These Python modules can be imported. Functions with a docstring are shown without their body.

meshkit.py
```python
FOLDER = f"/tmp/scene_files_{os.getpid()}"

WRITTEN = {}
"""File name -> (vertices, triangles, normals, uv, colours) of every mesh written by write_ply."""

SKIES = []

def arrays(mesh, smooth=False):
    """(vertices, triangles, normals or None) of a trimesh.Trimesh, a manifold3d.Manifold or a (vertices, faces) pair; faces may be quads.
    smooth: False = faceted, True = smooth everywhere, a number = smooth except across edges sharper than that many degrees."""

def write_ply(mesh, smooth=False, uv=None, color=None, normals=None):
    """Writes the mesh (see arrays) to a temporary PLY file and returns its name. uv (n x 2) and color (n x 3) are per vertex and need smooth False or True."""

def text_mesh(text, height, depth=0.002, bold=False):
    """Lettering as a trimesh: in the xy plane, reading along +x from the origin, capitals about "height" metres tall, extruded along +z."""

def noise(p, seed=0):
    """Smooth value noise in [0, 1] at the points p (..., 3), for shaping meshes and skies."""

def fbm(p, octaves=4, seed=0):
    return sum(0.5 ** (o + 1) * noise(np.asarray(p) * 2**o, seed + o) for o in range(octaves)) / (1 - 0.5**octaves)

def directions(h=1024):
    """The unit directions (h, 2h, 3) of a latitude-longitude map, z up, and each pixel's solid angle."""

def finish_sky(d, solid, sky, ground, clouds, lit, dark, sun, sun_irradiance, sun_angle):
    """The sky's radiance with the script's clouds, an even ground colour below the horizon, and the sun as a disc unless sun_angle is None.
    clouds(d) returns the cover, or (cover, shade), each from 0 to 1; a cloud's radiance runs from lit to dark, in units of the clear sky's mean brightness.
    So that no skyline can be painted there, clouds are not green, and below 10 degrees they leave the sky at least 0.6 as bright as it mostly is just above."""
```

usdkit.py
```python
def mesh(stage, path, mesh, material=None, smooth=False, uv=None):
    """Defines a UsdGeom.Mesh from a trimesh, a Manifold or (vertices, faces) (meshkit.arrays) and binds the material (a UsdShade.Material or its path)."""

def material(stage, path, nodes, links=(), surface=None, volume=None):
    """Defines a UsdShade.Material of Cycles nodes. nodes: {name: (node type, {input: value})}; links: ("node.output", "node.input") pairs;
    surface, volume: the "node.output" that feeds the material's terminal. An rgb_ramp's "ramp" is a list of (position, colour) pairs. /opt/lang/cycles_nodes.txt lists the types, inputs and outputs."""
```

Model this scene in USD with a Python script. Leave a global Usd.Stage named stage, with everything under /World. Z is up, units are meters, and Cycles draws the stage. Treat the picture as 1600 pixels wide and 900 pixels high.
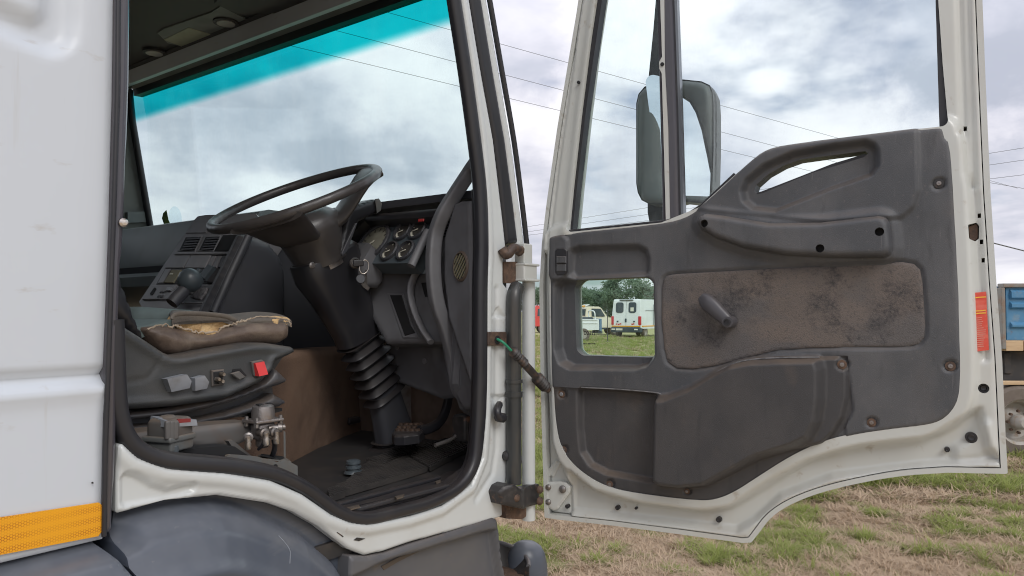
import math, random
import numpy as np, trimesh, shapely, manifold3d
import shapely.geometry as sg
from shapely import affinity
from pxr import Usd, UsdGeom, UsdLux, UsdShade, Gf, Sdf, Vt
import usdkit, meshkit

stage = Usd.Stage.CreateInMemory()
UsdGeom.SetStageUpAxis(stage, UsdGeom.Tokens.z)
UsdGeom.SetStageMetersPerUnit(stage, 1.0)
UsdGeom.Xform.Define(stage, '/World')
UsdGeom.Scope.Define(stage, '/World/Looks')
L = '/World/Looks/'
MK = lambda name, nodes, links=(), surface=None, volume=None: usdkit.material(stage, L + name, nodes, links, surface, volume)

# ------------------------------------------------------------------ camera
FPX, PITCH, CAM_H = 1164., math.radians(1.8), 1.65
cam = UsdGeom.Camera.Define(stage, '/World/camera')
cam.AddTranslateOp().Set(Gf.Vec3d(0, 0, CAM_H))
cam.AddRotateXOp().Set(90 + math.degrees(PITCH))
cam.CreateHorizontalApertureAttr(36.0); cam.CreateVerticalApertureAttr(20.25)
cam.CreateFocalLengthAttr(36.0 * FPX / 1600)
cam.CreateClippingRangeAttr(Gf.Vec2f(0.05, 5000))
cam.CreateExposureAttr(0.0)

# ------------------------------------------------------------------ sky and sun
SUN = np.array([.38, -.85, .78]); SUN /= np.linalg.norm(SUN)
el, rot = math.asin(SUN[2]), math.atan2(SUN[0], SUN[1])
CLOUD_K = 1.0
sky_nodes = {
    'tc': ('texture_coordinate', {}), 'sep': ('separate_xyz', {}),
    'nrm': ('vector_math', {'math_type': 'normalize'}),
    'sky': ('sky_texture', {'sky_type': 'single_scattering', 'sun_disc': False, 'sun_elevation': el, 'sun_rotation': rot}),
    'zz': ('math', {'math_type': 'add', 'value2': .22}), 'za': ('math', {'math_type': 'absolute'}), 'zc': ('math', {'math_type': 'add', 'value2': .02}),
    'px': ('math', {'math_type': 'divide'}), 'py': ('math', {'math_type': 'divide'}),
    'pl': ('combine_xyz', {'z': 0.37}),
    'n1': ('noise_texture', {'scale': .95, 'detail': 9, 'roughness': .52, 'distortion': .35}),
    'n2': ('noise_texture', {'scale': 2.3, 'detail': 8, 'roughness': .55, 'distortion': .3}),
    'off': ('vector_math', {'math_type': 'add', 'vector2': (7.3, 2.1, 4.4)}),
    'n3': ('noise_texture', {'scale': .9, 'detail': 6, 'roughness': .5}),
    'sh': ('mix_float', {'fac': .42}),
    'ramp': ('rgb_ramp', {'ramp': [(0., (4.6, 4.9, 5.9)), (.38, (5.2, 5.5, 6.5)), (.44, (6.2, 6.4, 7.4)), (.50, (7.7, 7.7, 8.6)), (.57, (9.3, 9.2, 9.8)), (.68, (10.6, 10.5, 10.9)), (1., (11.2, 11.1, 11.4))]}),
    'cov': ('map_range', {'from_min': .59, 'from_max': .68, 'to_min': 1, 'to_max': .15, 'range_type': 'smoothstep'}),
    'up': ('map_range', {'from_min': .1, 'from_max': .9, 'to_min': 1.0, 'to_max': 1.6, 'range_type': 'smoothstep'}),
    'cl': ('vector_math', {'math_type': 'scale'}),
    'skx': ('vector_math', {'math_type': 'multiply', 'vector2': (.62, .72, .85)}),
    'mx': ('mix', {}),
    'bg': ('background_shader', {'strength': .1}),
}
sky_links = [('tc.generated', 'nrm.vector1'), ('nrm.vector', 'sep.vector'), ('nrm.vector', 'sky.vector'),
             ('sep.z', 'za.value1'), ('za.value', 'zz.value1'),
             ('sep.x', 'px.value1'), ('zz.value', 'px.value2'), ('sep.y', 'py.value1'), ('zz.value', 'py.value2'),
             ('px.value', 'pl.x'), ('py.value', 'pl.y'), ('pl.vector', 'n1.vector'), ('pl.vector', 'n2.vector'),
             ('pl.vector', 'off.vector1'), ('off.vector', 'n3.vector'),
             ('n1.fac', 'sh.a'), ('n2.fac', 'sh.b'), ('n3.fac', 'cov.value'),
             ('sep.z', 'up.value'), ('ramp.color', 'cl.vector1'), ('up.result', 'cl.scale'),
             ('sky.color', 'skx.vector1'), ('skx.vector', 'mx.color1'), ('cl.vector', 'mx.color2'), ('cov.result', 'mx.fac'), ('mx.color', 'bg.color')]
# a few larger cloud masses, each a soft patch around a direction with a noisy edge
def sky_dir(px, py):
    x, y = (px - 800) / FPX, (450 - py) / FPX
    d = np.array([x, math.cos(PITCH) - y * math.sin(PITCH), math.sin(PITCH) + y * math.cos(PITCH)]); return tuple(d / np.linalg.norm(d))
sky_nodes |= {'wn': ('noise_texture', {'scale': 5.5, 'detail': 7, 'roughness': .6}), 'ws': ('vector_math', {'math_type': 'subtract', 'vector2': (.5, .5, .5)}), 'wm': ('vector_math', {'math_type': 'multiply', 'vector2': (.50, .50, .30)}), 'wd': ('vector_math', {'math_type': 'add'}), 'wz': ('vector_math', {'math_type': 'multiply', 'vector2': (1., 1., 1.7)})}
sky_links += [('nrm.vector', 'wn.vector'), ('wn.color', 'ws.vector1'), ('ws.vector', 'wm.vector1'), ('wm.vector', 'wd.vector1'), ('nrm.vector', 'wd.vector2'), ('wd.vector', 'wz.vector1')]
last = 'sh.result'
for k, (px, py, r, amt) in enumerate([(1180, 170, .36, .055), (520, 230, .36, .035), (1410, 25, .20, -.15), (1240, 95, .18, .06), (960, 250, .14, -.05), (1340, 190, .15, .07), (440, 200, .17, -.11), (560, 120, .12, .06), (640, 250, .16, .04), (340, 290, .15, -.03), (830, 30, .13, -.06), (850, 170, .12, .10), (1580, 110, .12, -.09), (1575, 300, .10, -.06), (1090, 40, .12, .05), (930, 340, .10, .05)]):
    d = sky_dir(px, py)
    sky_nodes |= {f'd{k}': ('vector_math', {'math_type': 'distance', 'vector2': (d[0], d[1], d[2] * 1.7)}), f'e{k}': ('map_range', {'from_min': r * .35, 'from_max': r * 1.25, 'to_min': amt, 'to_max': 0., 'range_type': 'smoothstep', 'clamp': True}), f'f{k}': ('math', {'math_type': 'add'})}
    sky_links += [('wz.vector', f'd{k}.vector1'), (f'd{k}.value', f'e{k}.value'), (f'e{k}.result', f'f{k}.value1'), (last, f'f{k}.value2')]; last = f'f{k}.value'
sky_links.append((last, 'ramp.fac'))
dome = UsdLux.DomeLight.Define(stage, '/World/sky')
dm = MK('sky_look', sky_nodes, sky_links, surface='bg.background')
UsdShade.MaterialBindingAPI.Apply(dome.GetPrim()).Bind(dm)
dome.GetPrim().SetCustomDataByKey('kind', 'structure')
sun = UsdLux.DistantLight.Define(stage, '/World/sun')
sun.CreateNormalizeAttr(True); sun.CreateIntensityAttr(0.33); sun.CreateAngleAttr(24.0); sun.CreateColorAttr(Gf.Vec3f(1, .97, .92))
zq = Gf.Rotation(Gf.Vec3d(0, 0, 1), Gf.Vec3d(*map(float, SUN)))
sun.AddTransformOp().Set(Gf.Matrix4d().SetRotate(zq))

# ------------------------------------------------------------------ frames: a pixel of the photograph becomes a point on a real plane
PHI = math.radians(37.0)
HINGE = np.array([.074, 1.91, 0.])
R3 = np.stack([[math.sin(PHI), math.cos(PHI), 0], [-math.cos(PHI), math.sin(PHI), 0], [0, 0, 1.]])   # rows: forward, into the cab, up

def wray(px, py):
    x, y = (px - 800) / FPX, (450 - py) / FPX
    return np.array([0, 0, CAM_H]), np.array([x, math.cos(PITCH) - y * math.sin(PITCH), math.sin(PITCH) + y * math.cos(PITCH)])
def tray(px, py):
    o, d = wray(px, py)
    return R3 @ (o - HINGE), R3 @ d
def unit(a):
    a = np.asarray(a, float); return a / np.linalg.norm(a)
class Frame:
    """A plane with axes A (right), B (up) and N towards the viewer."""
    def __init__(s, O, A, B, ray=tray):
        s.O = np.asarray(O, float); s.A = unit(A); B = np.asarray(B, float)
        s.B = unit(B - s.A * (B @ s.A)); s.N = np.cross(s.A, s.B); s.ray = ray
    def hit(s, px, py, n=0.):
        o, d = s.ray(px, py); t = ((s.O + n * s.N - o) @ s.N) / (d @ s.N); p = o + t * d - s.O
        return np.array([p @ s.A, p @ s.B])
    def pts(s, px, n=0.): return np.array([s.hit(x, y, n) for x, y in px])
    def to(s, ab, n=0.):
        ab = np.asarray(ab, float); n = np.broadcast_to(n, ab.shape[:-1])
        return s.O + ab[..., :1] * s.A + ab[..., 1:2] * s.B + n[..., None] * s.N
    def poly(s, px, n=0., r=0., sm=0):
        p = s.pts(px, n)
        for _ in range(sm): p = chaikin(p)
        g = sg.Polygon(p).buffer(0)
        if r: g = g.buffer(-r).buffer(2 * r).buffer(-r)
        return g
def chaikin(p, closed=True):
    q = np.roll(p, -1, 0) if closed else p[1:]; a = p if closed else p[:-1]
    out = np.stack([.75 * a + .25 * q, .25 * a + .75 * q], 1).reshape(-1, p.shape[1])
    return out if closed else np.vstack([p[:1], out, p[-1:]])
def catmull(p, k=6):
    p = np.asarray(p, float); e = np.vstack([2 * p[0] - p[1], p, 2 * p[-1] - p[-2]]); out = []
    for i in range(1, len(e) - 2):
        for t in np.arange(k) / k:
            a, b, c, d = e[i - 1:i + 3]
            out.append(.5 * (2 * b + (c - a) * t + (2 * a - 5 * b + 4 * c - d) * t * t + (3 * b - a - 3 * c + d) * t ** 3))
    return np.array(out + [p[-1]])
SIDE = lambda v: Frame((0, v, 0), (1, 0, 0), (0, 0, 1))
def pv(px, py, v):
    o, d = tray(px, py); return o + (v - o[1]) / d[1] * d
def pw(px, py, w, ray=tray):
    o, d = ray(px, py); return o + (w - o[2]) / d[2] * d
def pu(px, py, u):
    o, d = tray(px, py); return o + (u - o[0]) / d[0] * d
def frame3(a, b, c):
    """Frame through three points: a is the origin, a to b runs right, c lies above."""
    a, b, c = map(np.asarray, (a, b, c)); return Frame(a, b - a, c - a)
DA = math.radians(119.5)
DOOR = Frame((0, 0, 0), R3 @ np.array([math.sin(DA), math.cos(DA), 0]), (0, 0, 1))

# ------------------------------------------------------------------ mesh kit: a piece is (vertices, triangles, normals)
def piece(m, smooth=35): return meshkit.arrays(m, smooth)
def vnorm(V, F):
    n = np.zeros_like(V); f = np.cross(V[F[:, 1]] - V[F[:, 0]], V[F[:, 2]] - V[F[:, 0]])
    for k in range(3): np.add.at(n, F[:, k], f)
    l = np.linalg.norm(n, axis=1, keepdims=True); return np.where(l > 1e-14, n / np.maximum(l, 1e-14), [0, 0, 1.])
def sd(g, P):
    pt = shapely.points(P); b = g.boundary
    return shapely.distance(b, pt) * np.where(shapely.contains(g, pt), 1, -1)
def ld(l, P): return shapely.distance(l, shapely.points(P))
def ss(t):
    t = np.clip(t, 0, 1); return t * t * (3 - 2 * t)
def up(g, h, w):                                  # plateau of height h, its slope of width w outside the outline
    shapely.prepare(g); return lambda P: h * ss((sd(g, P) + w / 2) / w)
def groove(l, h, w): return lambda P: -h * np.exp(-(ld(l, P) / w) ** 2)
def edge(g, r):
    def f(P):
        t = 1 - np.clip(sd(g, P) / r, 0, 1); return -r * (1 - np.sqrt(np.maximum(0, 1 - t * t)))
    return f
def noise_h(a, s, seed=0):
    return lambda P: a * (meshkit.fbm(np.c_[P * s, np.zeros(len(P))], 3, seed) - .5)
def add(*fs): return lambda P: sum(f(P) for f in fs)
def tri2(g, step):
    """Triangulates a polygon on a grid, exact at its outline."""
    x0, y0, x1, y1 = g.bounds
    if step is None or step > max(x1 - x0, y1 - y0):
        t = shapely.get_parts(shapely.constrained_delaunay_triangles(g))
        P = np.array([shapely.get_coordinates(k)[:3] for k in t]).reshape(-1, 2); F = np.arange(len(P)).reshape(-1, 3)
    else:
        x0 -= step * .37; y0 -= step * .41
        nx, ny = int((x1 - x0) / step) + 2, int((y1 - y0) / step) + 2
        I, J = np.meshgrid(np.arange(nx), np.arange(ny), indexing='ij'); I, J = I.ravel(), J.ravel()
        bx = shapely.box(x0 + I * step, y0 + J * step, x0 + (I + 1) * step, y0 + (J + 1) * step)
        shapely.prepare(g); bd = g.boundary; shapely.prepare(bd)
        cut = shapely.intersects(bd, bx)
        ins = ~cut & shapely.contains_xy(g, x0 + (I + .5) * step, y0 + (J + .5) * step)
        i, j = I[ins], J[ins]
        q = np.stack([np.stack([i, j], 1), np.stack([i + 1, j], 1), np.stack([i + 1, j + 1], 1), np.stack([i, j + 1], 1)], 1) * step + [x0, y0]
        P1 = q.reshape(-1, 2); k = np.arange(len(q))[:, None] * 4
        F1 = np.vstack([k + [0, 1, 2], k + [0, 2, 3]])
        c = shapely.intersection(bx[cut], g); c = shapely.get_parts(c); c = c[(shapely.get_type_id(c) == 3) & (shapely.area(c) > 1e-12)]
        t = shapely.get_parts(shapely.constrained_delaunay_triangles(c)); t = t[shapely.area(t) > 1e-14]
        P2 = shapely.get_coordinates(t).reshape(-1, 4, 2)[:, :3].reshape(-1, 2); F2 = np.arange(len(P2)).reshape(-1, 3) + len(P1)
        P, F = np.vstack([P1, P2]), np.vstack([F1, F2])
    key = np.round(P / 1e-6).astype(np.int64)
    _, first, inv = np.unique(key, axis=0, return_index=True, return_inverse=True)
    P = P[first]; F = inv.reshape(-1)[F]
    F = F[(F[:, 0] != F[:, 1]) & (F[:, 1] != F[:, 2]) & (F[:, 0] != F[:, 2])]
    a, b, c = P[F[:, 0]], P[F[:, 1]], P[F[:, 2]]
    cr = (b[:, 0] - a[:, 0]) * (c[:, 1] - a[:, 1]) - (b[:, 1] - a[:, 1]) * (c[:, 0] - a[:, 0])
    F[cr < 0] = F[cr < 0][:, ::-1]
    return P, F
def relief(fr, g, h=0., th=.02, step=.006, back=True):
    """Sheet on the frame's plane with the outline g, front relief h(ab) and thickness th. Closed: front, rim, back."""
    out = []
    for gg in getattr(g, 'geoms', [g]):
        P, F = tri2(gg, step)
        n = h(P) if callable(h) else np.full(len(P), float(h))
        V = fr.to(P, n); out.append((V, F, vnorm(V, F)))
        hb = (float(np.min(n)) if len(n) else 0) - th
        e = np.sort(np.vstack([F[:, [0, 1]], F[:, [1, 2]], F[:, [2, 0]]]), 1); d = np.vstack([F[:, [0, 1]], F[:, [1, 2]], F[:, [2, 0]]])
        _, idx, cnt = np.unique(e, axis=0, return_index=True, return_counts=True)
        d = d[idx[cnt == 1]]
        W = fr.to(P, np.full(len(P), hb))
        S = np.stack([V[d[:, 1]], V[d[:, 0]], W[d[:, 0]], W[d[:, 1]]], 1).reshape(-1, 3); k = np.arange(len(d))[:, None] * 4
        SF = np.vstack([k + [0, 1, 2], k + [0, 2, 3]])
        out.append(piece(trimesh.Trimesh(S, SF, process=True), 30))
        if back:
            P2, F2 = tri2(gg, None); B = fr.to(P2, np.full(len(P2), hb)); out.append((B, F2[:, ::-1], np.tile(-fr.N, (len(B), 1))))
    return out
def plate(fr, px, n0=0., th=.006, r=0., sm=0, bev=.0015, at=None):
    """A small bevelled plate whose face lies at n0 in front of the plane."""
    g = fr.poly(px, n0 if at is None else at, r, sm) if not hasattr(px, 'geom_type') else px
    gi = g.buffer(-bev, join_style=2) if bev else g
    if gi.is_empty or gi.geom_type != 'Polygon' or len(gi.exterior.coords) != len(g.exterior.coords) or gi.interiors or g.interiors:
        return relief(fr, g, n0, th, None)
    a, b = np.array(g.exterior.coords)[:-1], np.array(gi.exterior.coords)[:-1]
    k0 = np.argmin(np.linalg.norm(b - a[0], axis=1)); b = np.roll(b, -k0, 0)
    if np.abs(np.linalg.norm(a - b, axis=1)).max() > 8 * bev: return relief(fr, g, n0, th, None)
    rings = [fr.to(a, n0 - th), fr.to(a, n0 - bev), fr.to(b, n0)]
    return [loft_piece(rings, cap=False, smooth=20)] + relief(fr, gi, n0, th, None)[:1]
def loft_piece(rings, cap=True, closed=False, smooth=40):
    k = len(rings[0]); V = np.vstack(rings); F = []; m = len(rings)
    for i in range(m if closed else m - 1):
        a, b = i * k, ((i + 1) % m) * k
        j = np.arange(k); jn = (j + 1) % k
        F.append(np.stack([a + j, a + jn, b + jn], 1)); F.append(np.stack([a + j, b + jn, b + j], 1))
    if cap and not closed:
        for r, flip in ((0, True), (m - 1, False)):
            c = len(V); V = np.vstack([V, rings[r].mean(0)[None]]); j = np.arange(k) + r * k; jn = (np.arange(k) + 1) % k + r * k
            f = np.stack([j, jn, np.full(k, c)], 1); F.append(f[:, ::-1] if flip else f)
    m = trimesh.Trimesh(V, np.vstack(F), process=True); m.fix_normals()
    return piece(m, smooth)
def sweep(path, ra, rb=None, up=(0, 0, 1), k=12, e=1., closed=False, smooth=50, roll=0.):
    """Tube along a path; ra and rb the half widths across and along up; e below 1 makes the section boxy."""
    p = np.asarray(path, float); m = len(p)
    t = (np.roll(p, -1, 0) - np.roll(p, 1, 0)) if closed else np.gradient(p, axis=0)
    t /= np.linalg.norm(t, axis=1, keepdims=True) + 1e-12
    ra = np.broadcast_to(ra, m); rb = ra if rb is None else np.broadcast_to(rb, m)
    up = np.asarray(up, float)
    if up.ndim == 1 and np.abs(t @ unit(up)).max() > .97: up = np.array([0, 1., 0]) if abs(up[1]) < .5 else np.array([1., 0, 0])
    up = np.broadcast_to(up, (m, 3))
    s = np.cross(t, up); s /= np.linalg.norm(s, axis=1, keepdims=True) + 1e-12; q = np.cross(s, t)
    th = (np.arange(k) + .5) / k * 2 * np.pi + roll
    c, d = np.sign(np.cos(th)) * np.abs(np.cos(th)) ** e, np.sign(np.sin(th)) * np.abs(np.sin(th)) ** e
    return loft_piece([p[i] + c[:, None] * ra[i] * s[i] + d[:, None] * rb[i] * q[i] for i in range(m)], closed=closed, smooth=smooth)
def lathe(prof, o, axis, k=24, smooth=40, sx=None):
    axis = unit(axis); a = unit(np.cross(axis, [.31, .95, .1] if abs(axis[0]) > .9 else [1, 0, 0.])); b = np.cross(axis, a)
    th = np.arange(k) / k * 2 * np.pi
    return loft_piece([np.asarray(o) + z * axis + r * (np.cos(th)[:, None] * a + np.sin(th)[:, None] * b) for r, z in prof], smooth=smooth)
def rbox(c, size, r=.004, A=(1, 0, 0), B=(0, 1, 0), seg=8):
    """Rounded box centred at c with axes A, B."""
    A = unit(A); B = np.asarray(B, float); B = unit(B - A * (A @ B)); C = np.cross(A, B)
    h = np.maximum(np.asarray(size, float) / 2 - r, 1e-4); s = manifold3d.Manifold.sphere(r, seg)
    m = manifold3d.Manifold.batch_hull([s.translate((x * h[0], y * h[1], z * h[2])) for x in (-1, 1) for y in (-1, 1) for z in (-1, 1)])
    v, f, _ = meshkit.arrays(m); v = np.asarray(c) + v @ np.stack([A, B, C])
    return piece(trimesh.Trimesh(v, f, process=True), 45)
def hullp(pts, smooth=30):
    m = trimesh.Trimesh(np.asarray(pts, float)).convex_hull if False else trimesh.convex.convex_hull(np.asarray(pts, float)); return piece(m, smooth)
def disc(fr, c, r, n0, th=.004, k=20):
    a = np.arange(k) / k * 2 * np.pi; g = sg.Polygon(np.asarray(c) + r * np.c_[np.cos(a), np.sin(a)]); return plate(fr, g, n0, th, bev=min(.0012, r * .2))

# ------------------------------------------------------------------ scene graph helpers
used = {}
def numbered(parent, name):
    k = used.get((parent, name), 0); used[(parent, name)] = k + 1
    return f'{parent}/{name}' + (f'_{k:03d}' if k else '')
def obj(parent, name, pieces, m):
    """One Mesh prim; returns its path."""
    if isinstance(pieces, tuple): pieces = [pieces]
    flat = []
    for p in pieces: flat += p if isinstance(p, list) else [p]
    V, F, N, o = [], [], [], 0
    for v, f, n in flat:
        if n is None: v, f, n = piece(trimesh.Trimesh(v, f, process=False), 30)
        V.append(v); F.append(np.asarray(f) + o); N.append(n); o += len(v)
    V, F, N = np.vstack(V), np.vstack(F), np.vstack(N)
    path = numbered(parent, name); me = UsdGeom.Mesh.Define(stage, path)
    me.CreatePointsAttr(Vt.Vec3fArray.FromNumpy(V.astype(np.float32)))
    me.CreateFaceVertexCountsAttr(Vt.IntArray.FromNumpy(np.full(len(F), 3, np.int32)))
    me.CreateFaceVertexIndicesAttr(Vt.IntArray.FromNumpy(F.astype(np.int32).ravel()))
    me.CreateSubdivisionSchemeAttr('none'); me.CreateNormalsAttr(Vt.Vec3fArray.FromNumpy(N.astype(np.float32))); me.SetNormalsInterpolation('vertex')
    UsdShade.MaterialBindingAPI.Apply(me.GetPrim()).Bind(m)
    return path
def tag(path, label=None, cat=None, group=None, kind=None):
    p = stage.GetPrimAtPath(path)
    for k, v in (('label', label), ('category', cat), ('group', group), ('kind', kind)):
        if v: p.SetCustomDataByKey(k, v)
    return path
def thing(name, label, cat, loc=(0, 0, 0), rz=0., group=None):
    path = numbered('/World', name); x = UsdGeom.Xform.Define(stage, path)
    x.AddTranslateOp().Set(Gf.Vec3d(*map(float, loc))); x.AddRotateZOp().Set(float(rz))
    return tag(path, label, cat, group)

# ------------------------------------------------------------------ materials
def mat(name, col, rough=.5, metal=0., layers=(), bump=None, coat=0., spec=.5, dust=None, rvar=0., spots=None):
    """layers: (colour, scale xyz or number, low, high, strength[, detail, roughness]) noise layers over the base colour. dust: (colour, strength) on faces that look up."""
    nodes = {'tc': ('texture_coordinate', {}), 'p': ('principled_bsdf', {'base_color': col, 'roughness': rough, 'metallic': metal, 'coat_weight': coat, 'coat_roughness': .12, 'specular_ior_level': spec})}
    links = []; last = None
    for i, ly in enumerate(layers):
        c, sc, lo, hi, st = ly[:5]; sc = (sc,) * 3 if np.ndim(sc) == 0 else sc
        nodes[f'm{i}'] = ('mapping', {'mapping_type': 'point', 'scale': sc, 'location': (i * 3.7 + .3, i * 1.9, i * 2.3)})
        nodes[f'n{i}'] = ('noise_texture', {'scale': 1., 'detail': ly[5] if len(ly) > 5 else 6, 'roughness': ly[6] if len(ly) > 6 else .6})
        nodes[f'r{i}'] = ('map_range', {'from_min': lo, 'from_max': hi, 'to_min': 0, 'to_max': st, 'clamp': True})
        nodes[f'x{i}'] = ('mix', {'color1': col, 'color2': c})
        links += [('tc.object', f'm{i}.vector'), (f'm{i}.vector', f'n{i}.vector'), (f'n{i}.fac', f'r{i}.value'), (f'r{i}.result', f'x{i}.fac')]
        if last: links.append((last, f'x{i}.color1'))
        last = f'x{i}.color'
    if dust:
        nodes['g'] = ('geometry', {}); nodes['sz'] = ('separate_xyz', {}); nodes['dn'] = ('noise_texture', {'scale': 22., 'detail': 5})
        nodes['dr'] = ('map_range', {'from_min': .25, 'from_max': .95, 'to_min': 0, 'to_max': dust[1], 'clamp': True})
        nodes['dm'] = ('math', {'math_type': 'multiply'}); nodes['dd'] = ('map_range', {'from_min': .3, 'from_max': .6, 'to_min': .4, 'to_max': 1, 'clamp': True})
        nodes['dx'] = ('mix', {'color1': col, 'color2': dust[0]})
        links += [('g.normal', 'sz.vector'), ('sz.z', 'dr.value'), ('tc.object', 'dn.vector'), ('dn.fac', 'dd.value'), ('dr.result', 'dm.value1'), ('dd.result', 'dm.value2'), ('dm.value', 'dx.fac')]
        if last: links.append((last, 'dx.color1'))
        last = 'dx.color'
    if spots:                                   # stains with a place and a ragged shape of their own: (point, radius), speckled by fine noise
        nodes |= {'qn': ('noise_texture', {'scale': 26., 'detail': 9, 'roughness': .75}), 'qs': ('vector_math', {'math_type': 'subtract', 'vector2': (.5, .5, .5)}), 'qm': ('vector_math', {'math_type': 'scale', 'scale': .16}), 'qa': ('vector_math', {'math_type': 'add'})}
        links += [('tc.object', 'qn.vector'), ('qn.color', 'qs.vector1'), ('qs.vector', 'qm.vector1'), ('qm.vector', 'qa.vector1'), ('tc.object', 'qa.vector2')]; acc = None
        for i, (pt, r) in enumerate(spots[1]):
            nodes |= {f'qd{i}': ('vector_math', {'math_type': 'distance', 'vector2': tuple(map(float, pt))}), f'qr{i}': ('map_range', {'from_min': r * .25, 'from_max': r, 'to_min': spots[2], 'to_max': 0, 'clamp': True})}
            links += [('qa.vector', f'qd{i}.vector1'), (f'qd{i}.value', f'qr{i}.value')]
            if acc: nodes[f'qx{i}'] = ('math', {'math_type': 'maximum'}); links += [(acc, f'qx{i}.value1'), (f'qr{i}.result', f'qx{i}.value2')]; acc = f'qx{i}.value'
            else: acc = f'qr{i}.result'
        nodes |= {'qg': ('noise_texture', {'scale': 150., 'detail': 4, 'roughness': .7}), 'qh': ('map_range', {'from_min': .40, 'from_max': .58, 'to_min': .25, 'to_max': 1, 'clamp': True}), 'qf': ('math', {'math_type': 'multiply'}), 'qq': ('mix', {'color1': col, 'color2': spots[0]})}
        links += [('tc.object', 'qg.vector'), ('qg.fac', 'qh.value'), (acc, 'qf.value1'), ('qh.result', 'qf.value2'), ('qf.value', 'qq.fac')]
        if last: links.append((last, 'qq.color1'))
        last = 'qq.color'
    if last: links.append((last, 'p.base_color'))
    if rvar:
        nodes['rn'] = ('noise_texture', {'scale': 9., 'detail': 5}); nodes['rr'] = ('map_range', {'from_min': .3, 'from_max': .7, 'to_min': max(0.03, rough - rvar), 'to_max': min(1, rough + rvar), 'clamp': True})
        links += [('tc.object', 'rn.vector'), ('rn.fac', 'rr.value'), ('rr.result', 'p.roughness')]
    if bump:
        bs, bd = bump[:2]; bs = (bs,) * 3 if np.ndim(bs) == 0 else bs
        nodes['bm'] = ('mapping', {'mapping_type': 'point', 'scale': bs}); nodes['bn'] = ('noise_texture', {'scale': 1., 'detail': bump[2] if len(bump) > 2 else 3, 'roughness': .6}); nodes['b'] = ('bump', {'distance': bd, 'strength': .6})
        links += [('tc.object', 'bm.vector'), ('bm.vector', 'bn.vector'), ('bn.fac', 'b.height'), ('b.normal', 'p.normal')]
    return MK(name, nodes, links, surface='p.BSDF')
def glass_mat(name, tint, gloss=.05, extra=None, dirt=.05):
    nodes = {'t': ('transparent_bsdf', {'color': tint}), 'g': ('glossy_bsdf', {'roughness': .01, 'color': (1, 1, 1)}), 'lw': ('layer_weight', {'blend': .5}), 'pw': ('math', {'math_type': 'power', 'value2': 4.5}), 'f': ('math', {'math_type': 'multiply_add', 'value2': .55, 'value3': .018}), 'm': ('mix_closure', {}),
             'tc2': ('texture_coordinate', {}), 'mp2': ('mapping', {'mapping_type': 'point', 'scale': (9, 9, 3.5)}), 'dn': ('noise_texture', {'scale': 1., 'detail': 9, 'roughness': .68}), 'dr': ('map_range', {'from_min': .48, 'from_max': .72, 'to_min': 0, 'to_max': dirt, 'clamp': True}), 'dd': ('translucent_bsdf', {'color': (.62, .60, .56)}), 'm2': ('mix_closure', {})}
    links = [('lw.facing', 'pw.value1'), ('pw.value', 'f.value1'), ('f.value', 'm.fac'), ('t.BSDF', 'm.closure1'), ('g.BSDF', 'm.closure2'), ('tc2.object', 'mp2.vector'), ('mp2.vector', 'dn.vector'), ('dn.fac', 'dr.value'), ('dr.result', 'm2.fac'), ('m.closure', 'm2.closure1'), ('dd.BSDF', 'm2.closure2')]
    if extra: nodes.update(extra[0]); links += extra[1]
    return MK(name, nodes, links, surface='m2.closure')

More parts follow.
